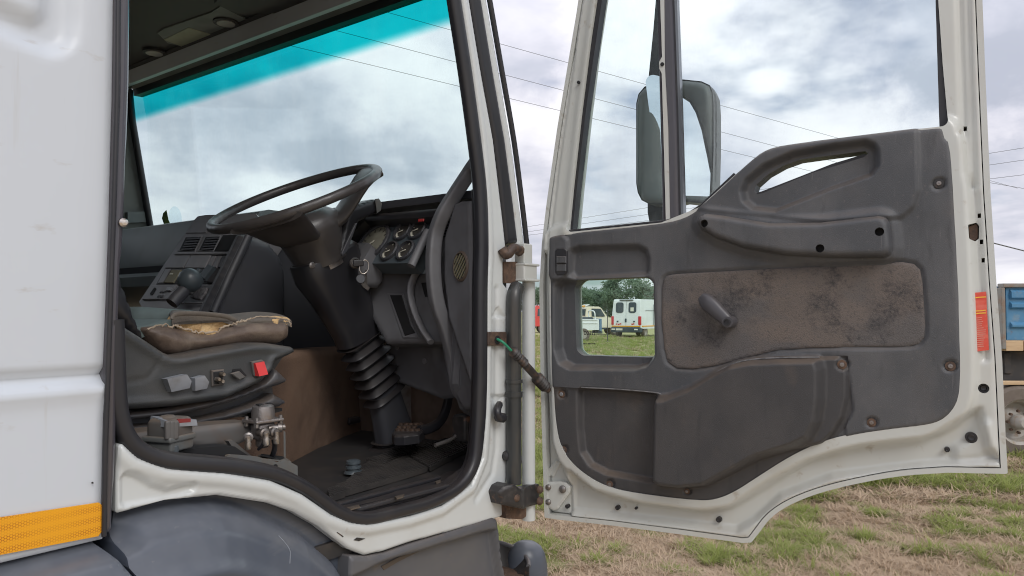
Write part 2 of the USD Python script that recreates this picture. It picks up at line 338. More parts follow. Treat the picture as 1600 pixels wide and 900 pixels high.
DUST = (.20, .145, .10)
M = {}
M['panel'] = mat('white_panel_paint', (.525, .56, .60), .46, coat=.08, layers=[((.42, .42, .41), (4, 4, 1.6), .50, .74, .35), ((.36, .32, .27), (16, 16, 40), .64, .74, .4), ((.40, .38, .34), (60, 60, 3), .64, .76, .3)])
M['white'] = mat('white_cab_paint', (.545, .57, .565), .34, coat=.3, layers=[((.47, .47, .44), 7, .52, .72, .45), ((.33, .25, .18), 26, .64, .74, .5, 8)], dust=(DUST, .10))
M['doorw'] = mat('white_door_paint', (.50, .512, .485), .36, coat=.25, layers=[((.46, .44, .39), (9, 9, 4), .48, .70, .5), ((.28, .22, .15), 30, .63, .74, .55, 8)], dust=(DUST, .22))
M['trim'] = mat('grey_door_trim', (.058, .061, .067), .50, layers=[((.112, .110, .112), (6, 6, 4), .42, .66, .6), ((.105, .093, .086), (10, 10, 7), .54, .72, .3), ((.04, .04, .043), (40, 40, 9), .58, .70, .5), ((.16, .14, .125), 130, .62, .74, .4, 4), ((.15, .147, .145), (260, 260, 12), .66, .74, .45, 3)], bump=(620, .0012), rvar=.12, dust=(DUST, .35))
M['trimlo'] = mat('dusty_lower_door_trim', (.044, .043, .045), .55, layers=[((.072, .066, .064), (7, 7, 5), .42, .66, .7), ((.115, .09, .072), (12, 12, 9), .57, .74, .45), ((.033, .033, .035), (50, 50, 7), .58, .70, .5)], bump=(620, .0012), rvar=.12, dust=(DUST, .45))
M['plastic'] = mat('dark_grey_plastic', (.135, .136, .145), .52, layers=[((.062, .060, .060), 8, .45, .7, .5), ((.10, .08, .066), 14, .6, .76, .4)], bump=(700, .0008), dust=(DUST, .22))
M['dash'] = mat('dark_dashboard_plastic', (.044, .046, .054), .48, layers=[((.052, .051, .052), 7, .45, .7, .5)], bump=(600, .0008), dust=(DUST, .18))
M['dashgrey'] = mat('grey_green_dashboard_plastic', (.15, .17, .165), .5, layers=[((.11, .12, .11), 9, .45, .7, .5)], bump=(600, .0008), dust=((.2, .2, .17), .2))
M['console'] = mat('grey_console_plastic', (.20, .20, .212), .42, layers=[((.13, .125, .12), 14, .45, .7, .5)], dust=(DUST, .2))
M['slot'] = mat('black_recess', (.008, .008, .009), .7)
M['black'] = mat('black_plastic', (.018, .018, .021), .4, layers=[((.04, .036, .034), 12, .5, .75, .5)], dust=(DUST, .12))
M['brownscuff'] = mat('brown_scuff', (.085, .066, .05), .7)
M['rubber'] = mat('black_rubber', (.016, .016, .019), .42, layers=[((.036, .033, .031), (14, 14, 5), .52, .74, .6)], rvar=.12, dust=(DUST, .10))
M['bstrip'] = mat('dark_pillar_strip', (.050, .047, .055), .22, coat=.5, layers=[((.10, .085, .08), (40, 40, 2), .5, .72, .6)], rvar=.1)
M['wheelm'] = mat('steering_wheel_plastic', (.048, .044, .043), .36, layers=[((.06, .052, .047), 16, .45, .72, .5)], bump=(300, .0006), rvar=.1)
M['fender'] = mat('blue_grey_fender_plastic', (.060, .071, .092), .34, layers=[((.105, .115, .135), (4, 4, 7), .46, .70, .6), ((.07, .078, .098), (9, 9, 14), .55, .7, .6), ((.22, .21, .20), (60, 60, 90), .66, .74, .35), ((.15, .15, .155), (3, 3, 30), .58, .72, .45)], rvar=.08, dust=((.22, .225, .235), .35))
M['stepm'] = mat('grey_step_plastic', (.085, .088, .098), .45, layers=[((.13, .125, .12), 6, .45, .7, .6), ((.16, .125, .095), (14, 14, 30), .6, .74, .5)], dust=(DUST, .3))
M['leather'] = mat('worn_brown_seat_leather', (.125, .092, .072), .5, layers=[((.21, .165, .125), (18, 18, 26), .45, .68, .7), ((.07, .05, .042), (26, 26, 12), .55, .72, .6)], bump=(60, .004, 5))
M['leatop'] = mat('grey_brown_seat_top', (.12, .105, .09), .6, layers=[((.18, .155, .125), 22, .45, .68, .6)], bump=(80, .003, 5))
M['teal'] = mat('grey_green_seat_cloth', (.13, .17, .165), .8, layers=[((.10, .12, .115), 30, .4, .7, .5)], bump=(900, .001))
M['foam'] = mat('torn_yellow_foam', (.58, .40, .20), .9, layers=[((.25, .14, .06), 40, .45, .65, .7), ((.55, .45, .30), 90, .58, .72, .6)], bump=(160, .005, 5))
M['frayed'] = mat('frayed_lining', (.40, .33, .25), .9, layers=[((.28, .2, .14), 120, .4, .7, .7)])
M['seatp'] = mat('seat_base_plastic', (.040, .044, .046), .42, layers=[((.09, .088, .084), 9, .45, .7, .5)], bump=(500, .0008), dust=(DUST, .25))
M['bellow'] = mat('seat_bellows_rubber', (.050, .054, .062), .4, layers=[((.085, .066, .052), (9, 9, 14), .5, .72, .7)], dust=(DUST, .45))
M['switch'] = mat('pale_grey_switch', (.25, .265, .29), .35, layers=[((.17, .165, .16), 40, .45, .7, .6)])
M['red'] = mat('red_plastic', (.62, .035, .035), .32, layers=[((.45, .02, .02), 40, .5, .7, .5)])
M['metal'] = mat('dull_steel', (.22, .205, .195), .42, .8, layers=[((.16, .12, .09), 40, .48, .68, .7)])
M['alu'] = mat('cast_aluminium', (.26, .24, .23), .36, .75, layers=[((.22, .17, .14), 50, .48, .7, .7)], bump=(300, .001))
M['brass'] = mat('tarnished_brass', (.24, .20, .16), .35, .85, layers=[((.55, .52, .48), 60, .45, .6, .7)])
M['rail'] = mat('grey_seat_rail_paint', (.10, .096, .092), .45, layers=[((.10, .075, .06), 22, .5, .7, .7)], dust=(DUST, .5))
M['bracket'] = mat('dusty_grey_bracket', (.11, .115, .112), .5, layers=[((.12, .09, .065), 26, .48, .7, .7)], dust=(DUST, .5))
M['rust'] = mat('rusty_steel', (.13, .078, .052), .75, .2, layers=[((.06, .042, .034), 60, .4, .65, .8), ((.22, .15, .10), 90, .58, .7, .6)], bump=(200, .002))
M['brown'] = mat('brown_tunnel_carpet', (.205, .128, .085), .95, layers=[((.12, .075, .052), (5, 5, 5), .42, .66, .8), ((.22, .15, .105), 20, .5, .72, .5)], bump=(260, .004))
M['mat'] = mat('black_rubber_floor_mat', (.026, .025, .025), .55, layers=[((.062, .050, .042), (11, 11, 11), .50, .72, .7), ((.13, .10, .075), 60, .66, .76, .5)])
M['matrib'] = mat('lit_mat_rib', (.050, .045, .041), .5, layers=[((.03, .028, .027), 14, .45, .62, .8)])  # rib colour lightened in place of the highlight along the ribs
M['seam'] = mat('dirty_seam_sealer', (.085, .07, .055), .8)
M['fire'] = mat('pale_firewall_paint', (.34, .32, .30), .6, layers=[((.17, .12, .09), 16, .45, .68, .8)])
M['insert'] = mat('worn_brown_door_insert', (.128, .108, .096), .85, layers=[((.155, .128, .113), (7, 7, 5), .42, .66, .7), ((.16, .127, .106), (4, 4, 11), .52, .72, .5), ((.095, .092, .094), (5, 5, 7), .48, .60, .7), ((.045, .044, .047), (230, 230, 260), .54, .66, .5, 4), ((.040, .039, .042), (10, 10, 15), .56, .68, .75, 10, .8), ((.060, .052, .048), (16, 16, 5), .60, .70, .6, 8, .7)], bump=(380, .003, 4), spots=((.034, .033, .036), [(DOOR.to(DOOR.hit(x, y), .018), r / 780.) for x, y, r in ((1152, 462, 30), (1180, 458, 22), (1148, 486, 24), (1066, 500, 20), (1112, 522, 30), (1092, 540, 16), (1060, 470, 16), (1290, 478, 34), (1305, 505, 20), (1330, 520, 16), (1385, 492, 34), (1405, 455, 30), (1362, 512, 22), (1432, 470, 24), (1300, 432, 26), (1200, 436, 22), (1040, 560, 18))], .85))
M['header'] = mat('grey_green_header_trim', (.17, .18, .165), .6, layers=[((.075, .08, .075), 8, .45, .7, .5)])
M['shelf'] = mat('dark_overhead_console', (.035, .034, .034), .6, layers=[((.05, .045, .04), 9, .45, .7, .6)])
M['lens'] = mat('cloudy_lamp_lens', (.32, .31, .28), .35)
M['labely'] = mat('faded_pale_label', (.34, .345, .24), .6, layers=[((.26, .26, .18), 60, .45, .7, .5)])
M['panely'] = mat('faded_yellow_card', (.20, .185, .12), .6)
M['lilac'] = mat('faded_light_cloth', (.22, .21, .215), .8, layers=[((.09, .085, .09), 90, .45, .62, .8)])
M['dial'] = mat('cream_gauge_face', (.26, .25, .20), .4, layers=[((.19, .18, .145), 30, .4, .7, .6)])
M['dialdark'] = mat('black_gauge_face', (.05, .045, .04), .4)
M['mark'] = mat('white_gauge_mark', (.62, .60, .5), .5)
M['cluster'] = mat('instrument_fascia', (.068, .084, .094), .38, layers=[((.055, .062, .066), 12, .45, .7, .5)])
M['redtell'] = mat('red_telltale', (.30, .02, .02), .4)
M['chrome'] = mat('bright_key_metal', (.62, .56, .50), .25, .9)
M['greenw'] = mat('green_wire', (.02, .22, .12), .45)
M['hose'] = mat('dusty_black_hose', (.03, .026, .024), .5, layers=[((.12, .07, .045), 50, .48, .66, .7)])
M['bootm'] = mat('brown_dusty_rubber_boot', (.05, .032, .024), .6, layers=[((.14, .085, .055), 60, .45, .66, .8)])
M['strut'] = mat('black_strut_rubber', (.032, .034, .034), .33, layers=[((.08, .068, .055), (30, 30, 4), .48, .7, .7)], rvar=.1)
M['blackmetal'] = mat('scuffed_black_steel', (.028, .026, .026), .45, .2, layers=[((.19, .095, .055), 30, .57, .68, .8), ((.06, .055, .052), 70, .5, .7, .6)])
M['crank'] = mat('grey_crank_plastic', (.062, .060, .066), .38, rvar=.06, dust=(DUST, .15))
M['mirrorh'] = mat('grey_mirror_housing', (.105, .115, .112), .5, layers=[((.15, .15, .15), 7, .45, .7, .6)])
M['mirror'] = MK('mirror_silver', {'g': ('glossy_bsdf', {'color': (.93, .95, .97), 'roughness': .0})}, surface='g.BSDF')
M['wire'] = mat('grey_cable', (.10, .10, .11), .6)
M['post'] = mat('dark_post_steel', (.05, .05, .05), .6)
M['glass'] = glass_mat('door_glass', (.95, .988, .985))
M['glasslo'] = glass_mat('lower_window_glass', (.90, .97, .93))
M['glassq'] = glass_mat('quarter_glass', (.93, .98, .975))
M['screen'] = glass_mat('windscreen_glass', (.885, .955, .945), extra=(
    {'gp': ('geometry', {}), 'sz': ('separate_xyz', {}), 'mr': ('map_range', {'from_min': 2.462, 'from_max': 2.505, 'to_min': 0, 'to_max': 1, 'range_type': 'smoothstep', 'clamp': True}), 'mx': ('mix', {'color1': (.885, .955, .945), 'color2': (.07, .69, .72)})},
    [('gp.position', 'sz.vector'), ('sz.z', 'mr.value'), ('mr.result', 'mx.fac'), ('mx.color', 't.color')]))
M['veh_glass'] = mat('dark_vehicle_glass', (.03, .045, .05), .08, coat=.4)
# honeycomb reflective tape, drawn in the plane of the truck's side
def tape_mat():
    nodes = {'tc': ('texture_coordinate', {}), 's': ('separate_xyz', {}), 'p': ('principled_bsdf', {'roughness': .32, 'coat_weight': .3}),
             'n': ('noise_texture', {'scale': 9., 'detail': 4}), 'nr': ('map_range', {'from_min': .35, 'from_max': .6, 'to_min': .35, 'to_max': 1, 'clamp': True}),
             'mr': ('map_range', {'from_min': -1.2, 'from_max': .1, 'to_min': 1, 'to_max': 0, 'clamp': True}), 'mu': ('math', {'math_type': 'multiply'}),
             'w': ('wave_texture', {'wave_type': 'bands', 'bands_direction': 'z', 'scale': 22.}), 'wr': ('map_range', {'from_min': .2, 'from_max': .7, 'to_min': .25, 'to_max': 1, 'clamp': True}), 'mv': ('math', {'math_type': 'multiply'}),
             'x': ('mix', {'color1': (.74, .33, .006), 'color2': (.36, .10, .003)}), 's1': ('math', {'math_type': 'add'}), 's2': ('math', {'math_type': 'add'})}
    links = [('tc.object', 's.vector'), ('tc.object', 'n.vector'), ('n.fac', 'nr.value'), ('tc.object', 'w.vector'), ('w.fac', 'wr.value')]
    for k, (a, b) in enumerate(((1., 0.), (.5, .866), (-.5, .866))):
        nodes |= {f'a{k}': ('math', {'math_type': 'multiply', 'value2': a * 2000.}), f'b{k}': ('math', {'math_type': 'multiply_add', 'value2': b * 2000.}), f'c{k}': ('math', {'math_type': 'cosine'})}
        links += [('s.x', f'a{k}.value1'), ('s.z', f'b{k}.value1'), (f'a{k}.value', f'b{k}.value3'), (f'b{k}.value', f'c{k}.value1')]
    links += [('c0.value', 's1.value1'), ('c1.value', 's1.value2'), ('s1.value', 's2.value1'), ('c2.value', 's2.value2'), ('s2.value', 'mr.value'), ('mr.result', 'mu.value1'), ('nr.result', 'mu.value2'), ('mu.value', 'mv.value1'), ('wr.result', 'mv.value2'), ('mv.value', 'x.fac'), ('x.color', 'p.base_color')]
    return MK('orange_honeycomb_tape', nodes, links, surface='p.BSDF')
M['tape'] = tape_mat()

# ================================================================== the truck: cab, door, interior
T = thing('truck', 'white truck with its dusty driver door swung open and a torn seat inside', 'truck', HINGE, 53.0)
S0 = SIDE(0.)
def sg_line(fr, px, n=0.): return sg.LineString(fr.pts(px, n))

# ---- side panel behind the door
redge = S0.pts([(160, 842), (163, 700), (166, 600), (170, 480), (176, 300), (181, 150), (183, 0), (183.5, -60)])
u_r, top = redge[-1][0], 2.98
wt0, wt1 = S0.hit(160, 842)[1], 0
pan = sg.Polygon(np.vstack([redge, [[u_r - .002, 2.75], [u_r - .10, top], [-2.15, top], [-2.15, wt0], [redge[0][0], wt0]]])).buffer(0)
blank = S0.poly([(116, -300), (116, 30), (111, 62), (96, 77), (78, 78), (60, 71), (0, 44), (-250, -72), (-250, -300)], r=.01)
blank_in = S0.poly([(72, -300), (72, 8), (68, 24), (56, 31), (42, 26), (0, 6), (-250, -110), (-250, -300)], r=.01)
wg = S0.hit(80, 592)[1]; px_m = S0.hit(80, 600)[1] - S0.hit(80, 601)[1]
def panel_h(P):
    t = (wg - P[:, 1]) / px_m                     # photo pixels below the groove's middle
    return .004 * ss((t + 12) / 14) * 0 - .012 * np.exp(-(t / 7.5) ** 2) + .011 * ss((t - 3) / 16) * (1 - .5 * ss((t - 14) / 34)) 
obj(T, 'side_panel', relief(S0, pan, add(panel_h, up(blank, -.016, .024), up(blank_in, .013, .022), edge(pan, .006), noise_h(.0022, 3.1, 5)), .03, .009), M['panel'])
tp = S0.poly([(-300, 853.5), (154, 785), (160, 791), (159.5, 828), (153, 837.5), (-300, 924)], n=.009)
tp = tp.intersection(sg.box(-1.75, 0, 5, 5))
obj(T, 'reflective_tape', relief(S0, tp, .0105, .003, None), M['tape'])
strip = S0.poly([(183, -60), (181, 150), (176, 300), (170, 480), (165.5, 600), (162, 700), (160, 838), (178, 832), (182, 760), (184.5, 690), (187, 560), (190, 460), (199.5, 300), (205, 130), (207.5, -60), (209, -400), (184, -400)], n=.01)
obj(T, 'pillar_strip', relief(S0, strip, lambda P: .010 - .006 * np.exp(-((sd(strip, P) - .017) / .005) ** 2) + edge(strip, .011)(P), .05, .005), M['bstrip'])
obj(T, 'pillar_strip_edge', sweep([pv(x, y, -.012) for x, y in ((185.5, -60), (183, 150), (178.5, 300), (172, 480), (168, 600), (164.5, 700), (162.5, 838))], .0035, k=8), M['rubber'])
obj(T, 'screw', lathe([(.0, 0), (.006, 0), (.0065, .003), (.004, .006), (0, .0065)], pv(192, 348, -.011), (0, -1, 0), 14), M['chrome'])

# ---- door opening of the cab
inner = [(184, 640), (186, 690), (215, 715), (262, 731), (350, 738), (420, 750), (470, 772), (515, 803), (545, 815), (575, 818), (640, 806), (690, 790), (735, 757), (752, 715), (757, 650), (758, 450), (761, 400), (759, 330), (751, 220), (736, 110), (719, 0), (709, -70), (690, -220)]
outer = [(706, -220), (724, -70), (734, 0), (752, 110), (772, 220), (785, 330), (791, 385), (787, 407), (787, 442), (796, 455), (797, 520), (796, 640), (794, 740), (790, 768), (786, 806), (775, 811), (640, 848), (600, 862), (570, 868), (545, 858), (500, 823), (460, 800), (420, 786), (340, 774), (260, 782), (183, 803)]
fr_g = S0.poly(inner + outer, r=.004)
emb = S0.poly([(189, 748), (196, 738), (212, 742), (236, 758), (262, 766), (299, 755), (305, 758), (303, 768), (283, 776), (196, 792), (190, 787)], r=.004)
il = sg_line(S0, inner); roll = il.buffer(.020)
pl_l = sg_line(S0, [(776, 452), (776, 700), (770, 740), (745, 780)])
tri1, tri2_ = S0.poly([(768, 496), (779, 480), (790, 496)]), S0.poly([(764, 618), (792, 618), (778, 633)])
chips = [S0.poly([(552, 845), (560, 840), (572, 842), (560, 846)])]
obj(T, 'door_frame', relief(S0, fr_g, add(lambda P: np.zeros(len(P)), up(emb, -.007, .007), up(roll, .007, .016), groove(pl_l, .004, .008), up(tri1, -.006, .006), up(tri2_, -.006, .006), edge(fr_g, .006), noise_h(.0015, 6, 3)), .014, .0036), M['white'])
for px in ([(143.5, 753.5), (146, 753), (146.5, 755.5), (144, 756)], [(553, 844), (558, 840), (571, 841.5), (561, 845.5)], [(527, 831), (537, 838), (536, 839.5), (526, 832)]):
    obj(T, 'paint_chip', plate(S0, px, .0012 if px[0][0] > 200 else .011, .002, bev=0), M['blackmetal'])
c1 = [(703, -40), (709, 0), (726, 110), (741, 220), (750, 300), (752.5, 380), (751, 450), (750, 600), (746, 680), (738, 728), (714, 762), (671, 785), (620, 799), (578, 809), (548, 807), (519, 794), (478, 764), (428, 741), (360, 729), (270, 721), (226, 708), (200, 685), (187, 650), (182, 610), (178, 500)]
sp = catmull([pv(x, y, .004) for x, y in c1], 5); q = np.linspace(0, 1, len(sp))
obj(T, 'door_seal', sweep(sp, .0125 + .005 * (1 - ss((q - .30) / .12)), .014, (0, 1, 0), 14, .8), M['rubber'])
sp2 = catmull([pv(x - 5, y - 4, .028) for x, y in c1[4:-1]], 4)
obj(T, 'seal_lip', sweep(sp2, .012, .014, (0, 1, 0), 8), M['black'])
ps = S0.poly([(734, 0), (752, 110), (772, 220), (785, 330), (791, 384), (811, 380), (804, 320), (791, 220), (772, 110), (754, 0), (742, -70), (722, -220), (704, -220), (723, -70)], n=-.008)
lo = ps.exterior
obj(T, 'pillar_seal', relief(S0, ps, lambda P: -.006 + edge(ps, .014)(P), .03, .004), M['rubber'])
w2 = S0.poly([(752, 0), (770, 110), (790, 220), (803, 320), (810, 385), (823, 387), (814, 320), (801, 220), (782, 110), (763, 0), (750, -70), (726, -220), (715, -220), (740, -70)], n=-.012)
obj(T, 'windscreen_pillar', relief(S0, w2, add(lambda P: np.full(len(P), -.014), edge(w2, .010)), .05, .005), M['white'])
obj(T, 'windscreen_gasket', sweep(catmull([pv(x, y, .02) for x, y in ((727, -220), (753, -70), (765, 0), (784, 110), (803, 220), (816, 320), (824, 389))], 4), .007, k=8), M['black'])
# hinge column
for k, (y0, y1) in enumerate([(455, 756)]):
    obj(T, 'door_check_tube', [sweep(catmull([pv(808, 449, -.012), pv(804, 462, -.018), pv(803, 500, -.018), pv(803, 600, -.018), pv(803, y1, -.018)], 5), .0185, k=18),
                               lathe([(.0, 0), (.021, .0), (.021, .012), (0, .013)], pv(803, 612, -.018), (0, 0, -1), 18), lathe([(.0, 0), (.021, .0), (.021, .008), (0, .009)], pv(803, 593, -.018), (0, 0, -1), 18)], M['strut'])
obj(T, 'white_tube', [sweep([pv(826, 430, .005), pv(826, 812, .005)], .0165, k=18)], M['white'])
hr = S0.poly([(787, 409), (808, 409), (809, 443), (788, 442)]); obj(T, 'hinge_pocket', relief(S0, hr, .001, .01, None), M['rust'])
obj(T, 'hinge', [rbox(pv(822, 426, -.012), (.055, .03, .042), .004), rbox(pv(823, 414, -.012), (.062, .036, .006), .002), rbox(pv(823, 438, -.012), (.062, .036, .006), .002),
                 rbox(pv(818, 397, -.0), (.036, .03, .05), .003)], M['doorw'])
obj(T, 'hinge_bolt', lathe([(0, 0), (.011, 0), (.011, .007), (0, .008)], pv(808, 452, -.01), (0, -1, 0), 6), M['metal'])
obj(T, 'frayed_grommet', sweep(catmull([pv(784, 388, -.006), pv(792, 398, -.014), pv(802, 388, -.016), pv(812, 392, -.012)], 5), [.012] * 15 + [.014], k=9), M['bootm'])
lb = [(779, 770), (784, 760), (793, 755), (803, 762), (818, 764), (849, 757), (849, 789), (820, 796), (800, 792), (783, 788)]
lbg = S0.poly(lb, n=.03, r=.004)
def hb(P):
    t = (P[:, 0] - lbg.bounds[0]) / (lbg.bounds[2] - lbg.bounds[0]); return .030 + .022 * np.sin(np.clip(t, 0, .55) / .55 * np.pi) - .01 * ss((t - .5) / .3)
H1 = obj(T, 'hinge', [relief(S0, lbg, add(hb, edge(lbg, .004)), .016, .005)], M['blackmetal'])
obj(H1, 'hinge_base', relief(S0, S0.poly([(783, 786), (816, 786), (816, 806), (809, 810), (785, 809)], r=.003), .012, .02, .006), M['rust'])
for x, y in ((843, 765), (843, 783), (797, 776)):
    obj(H1, 'bolt', lathe([(0, 0), (.010, 0), (.010, .005), (.006, .010), (0, .011)], S0.to(S0.hit(x, y, .03), .045 if x < 800 else .028), (0, -1, 0), 8), M['rust'])
gp = [(763, 518.5), (792, 518.5), (792, 540), (763, 540)]
G1 = obj(T, 'cable_grommet', plate(S0, gp, .012, .02, r=.003), M['bootm'])
obj(G1, 'hole', disc(S0, S0.hit(777, 531, .012), .010, .0135, .002), M['slot'])
obj(T, 'cable', sweep(catmull([pv(777, 530, -.014), pv(786, 535, -.03), pv(797, 546, -.036), pv(803, 551, -.036)], 5), .0032, k=8), M['greenw'])
ca = np.linspace(pv(799, 546, -.036), pv(857, 610, -.03), 61); tt = np.linspace(0, 1, 61)
rad = np.where((tt < .36) | (tt > .66), .0105 + .0028 * np.cos(tt * 61 / 3.2 * 2 * np.pi) + .003 * (tt > .66), .0098); rad[-6:] = .008; rad[:2] = .006
obj(T, 'cable_conduit', sweep(ca, rad, k=12, smooth=60), M['hose'])
obj(T, 'rubber_hook', sweep(catmull([pv(781, 630, -.004), pv(777, 640, -.02), pv(779, 651, -.022), pv(787, 653, -.012)], 5), [.004] + [.009] * 9 + [.012] * 5 + [.004], k=8), M['black'])
obj(T, 'rubber_plug', lathe([(0, 0), (.012, 0), (.010, .012), (0, .015)], pv(790, 712, -.002), (-.3, -1, 0), 14), M['rubber'])
# ---- plastic fender and step under the door
top_px = [(160, 842), (183, 788), (260, 766), (340, 757), (420, 769), (460, 782), (500, 804), (545, 838), (600, 846), (650, 838), (660, 905)]
G0 = S0.poly(top_px + [(660, 1010), (150, 1010)], n=-.03)
def below(px, n): return S0.poly(px + [(900, 1400), (-300, 1400)], n=n)
c1f = [(-60, 905), (120, 842), (180, 821), (245, 804), (315, 792), (350, 791), (385, 797), (437, 816), (490, 842), (535, 880), (560, 920)]
c2f = [(-60, 925), (120, 868), (189, 846), (250, 831), (315, 819), (350, 816), (385, 818), (455, 833), (507, 861), (538, 890), (560, 930)]
c3f = [(-60, 960), (120, 920), (196, 896), (262, 886), (332, 873), (385, 868), (455, 876), (510, 893), (560, 940)]
g1, g2, g3 = below(c1f, .02), below(c2f, .03), below(c3f, .07)
prof_t = np.array([-1, 0, .003, .007, .030, .034, .074, .080, .088, .30]); prof_h = np.array([0, 0, .018, .032, .062, .070, .094, .104, .107, .050])
def fen0(P):
    t = sd(g1, P); k = [-.004, -.002, 0, .002, .004]
    return sum(np.interp(t + q, prof_t, prof_h) for q in k) / 5 + noise_h(.0025, 9, 8)(P)
seam = S0.pts([(155, 830), (155, 850), (192, 905), (250, 1010)], .004); seam_l = sg.LineString(seam)
us_ = S0.hit(157, 842)[0]
fen_h = lambda P: -.030 + fen0(P) * (1 - (1 - ss((P[:, 0] - us_ - .012) / .045)) * ss((P[:, 1] - wt0 + .022) / .030))
left = sg.Polygon(np.vstack([seam, [[-2.2, .9], [-2.2, 2]]])).buffer(0)
obj(T, 'front_fender', relief(S0, G0.difference(left.buffer(.002)), fen_h, .05, .005), M['fender'])
lf = S0.poly([(-400, 939.5), (0, 870), (157, 842.5), (165, 860), (260, 1010), (-400, 1200)], n=0).intersection(left.buffer(-.002)).intersection(sg.box(-2.1, .9, 0, 2))
SCR = S0.pts([(466, 846), (471, 856), (472, 864), (468, 874), (464, 884)], .07)
obj(T, 'fender_scratch', sweep(S0.to(catmull(SCR, 4), fen_h(catmull(SCR, 4)) + .0003), .0005, k=5), M['switch'])
obj(T, 'rear_fender', relief(S0, lf, add(fen_h, lambda P: .006 + edge(lf, .006)(P)), .05, .007), M['fender'])
ins = S0.poly([(545, 868), (572, 869), (600, 864), (640, 850), (700, 832), (768, 809), (774, 811), (777, 830), (781, 870), (790, 915), (800, 1010), (540, 1010)], n=0, r=.003)
rid = S0.poly([(545, 905), (600, 878), (640, 866), (700, 848), (760, 830), (772, 829), (800, 1010), (540, 1010)], n=0)
obj(T, 'cab_step', relief(S0, ins, add(lambda P: np.full(len(P), .006), up(rid, -.022, .010), edge(ins, .006), noise_h(.002, 8, 4)), .05, .005), M['stepm'])
obj(T, 'step_scuff', plate(S0, [(596, 885), (620, 872), (655, 857), (656, 861), (622, 878), (600, 891)], -.0145, .003, bev=0), M['brownscuff'])
cc = pv(776, 870, .10); ar = np.radians(np.linspace(-62, 165, 44)); rr = .078
zt = np.interp(np.degrees(ar), [-62, -20, 40, 110, 165], [pv(818, 884, .04)[2], pv(822, 868, .06)[2], pv(812, 838, .13)[2], pv(785, 818, .18)[2], pv(770, 812, .18)[2]])
ring = lambda r, z: np.c_[cc[0] + r * np.cos(ar), cc[1] + r * np.sin(ar), z]
obj(T, 'bumper_corner', [loft_piece([np.vstack([ring(rr, zt), ring(rr, zt * 0 + .80)[::-1]]), np.vstack([ring(rr + .006, zt + .001), ring(rr + .006, zt * 0 + .80)[::-1]])], smooth=30)], M['blackmetal'])
obj(T, 'bumper_corner_rim', [sweep(ring(rr + .004, zt), .006, k=8)], M['stepm'])
bt = pv(826, 849, .08); bl_ = [(0, .0), (.025, -.002), (.040, -.012), (.050, -.03), (.056, -.06), (.058, -.10), (.058, -.4), (0, -.4)]
obj(T, 'bumper_end', lathe(bl_, pv(822, 849, .085) + [0, 0, .004], (0, 0, 1), 30, 50), M['fender'])
obj(T, 'bumper_floor', lathe([(0, -.02), (.070, -.02), (.070, .0), (.0, .0)], np.array([cc[0], cc[1], .98]), (0, 0, 1), 24), M['rust'])

# ================================================================== the open door
D = DOOR
out_px = [(850, 809), (870, 812), (960, 822), (1060, 835), (1140, 846), (1160, 849), (1174, 848), (1184, 835), (1204, 808), (1240, 785), (1300, 764), (1400, 744), (1480, 739), (1575, 741), (1572, 690), (1566, 560), (1557, 440), (1548, 300), (1540, 120), (1533, -60), (1526, -240), (945, -240), (912, -60), (900, 20), (870, 200), (853, 320), (846, 380), (842, 450), (844, 600), (848, 740)]
win_px = [(932, 0), (923, 60), (908, 180), (896, 290), (889, 364), (1036, 349), (1096, 325), (1150, 276), (1190, 242), (1230, 229), (1350, 214), (1482, 199), (1473, 100), (1466, 0), (1460, -120), (1450, -160), (1420, -168), (980, -168), (962, -155), (950, -110)]
lw_px = [(898, 448), (905, 441), (1012, 437), (1018, 442), (1022, 548), (1016, 555), (908, 552), (901, 546)]
trim_px = [(862, 374), (866, 369), (890, 363.5), (1036, 348.5), (1072, 341), (1096, 325), (1125, 300), (1160, 267), (1188, 243), (1205, 234), (1232, 228), (1350, 213), (1462, 199.5), (1476, 200), (1479, 218), (1487, 222), (1492, 300), (1499, 420), (1504, 560), (1503, 610), (1496, 635), (1478, 655), (1455, 665), (1400, 671), (1340, 679), (1290, 691), (1240, 714), (1190, 746), (1150, 772), (1120, 783), (1095, 784), (1030, 777), (965, 767), (930, 752), (900, 730), (880, 705), (870, 672), (865, 600), (863, 520)]
arch = [tuple(p) for p in chaikin(chaikin(np.array(out_px[6:13], float), False), False)]; out_px = out_px[:6] + arch + out_px[13:]
g_out = D.poly(out_px, r=.004); g_win = D.poly(win_px, r=.012); g_lw = D.poly(lw_px, r=.012); g_trim = D.poly(trim_px, r=.008, sm=2)
holes = [((1537, 607), 7.5), ((1518, 685), 8.5), ((1480, 704), 4), ((962, 795), 4.5), ((991, 796), 2.4), ((1121, 814), 5), ((883, 793), 4.2)]
slot = D.poly([(1179, 299), (1182, 289), (1200, 273), (1225, 259), (1250, 250), (1300, 243), (1352, 236.5), (1357, 240), (1350, 246), (1268, 271), (1192, 302), (1184, 304)], r=.002)
g_win = g_win.union(slot.buffer(.010)); g_frame = g_out.difference(g_win).difference(g_trim.buffer(-.006))
for (c, r) in holes: g_frame = g_frame.difference(sg.Point(D.hit(*c)).buffer(r * 1.45 / FPX, 10))
latch = D.poly([(1512, 352), (1526, 347), (1530, 352), (1530, 372), (1524, 377), (1514, 374)], r=.003)
sq = [D.poly([(x - 2, y - 3), (x + 3, y - 3), (x + 3, y + 4), (x - 2, y + 4)]) for x, y in ((1530, 336), (1533.5, 377), (1536, 406), (1508, 199.5))]
for g in [latch] + sq: g_frame = g_frame.difference(g)
hem = sg.LineString(g_out.buffer(-.011).exterior.coords)
ridge = g_trim.buffer(.022)
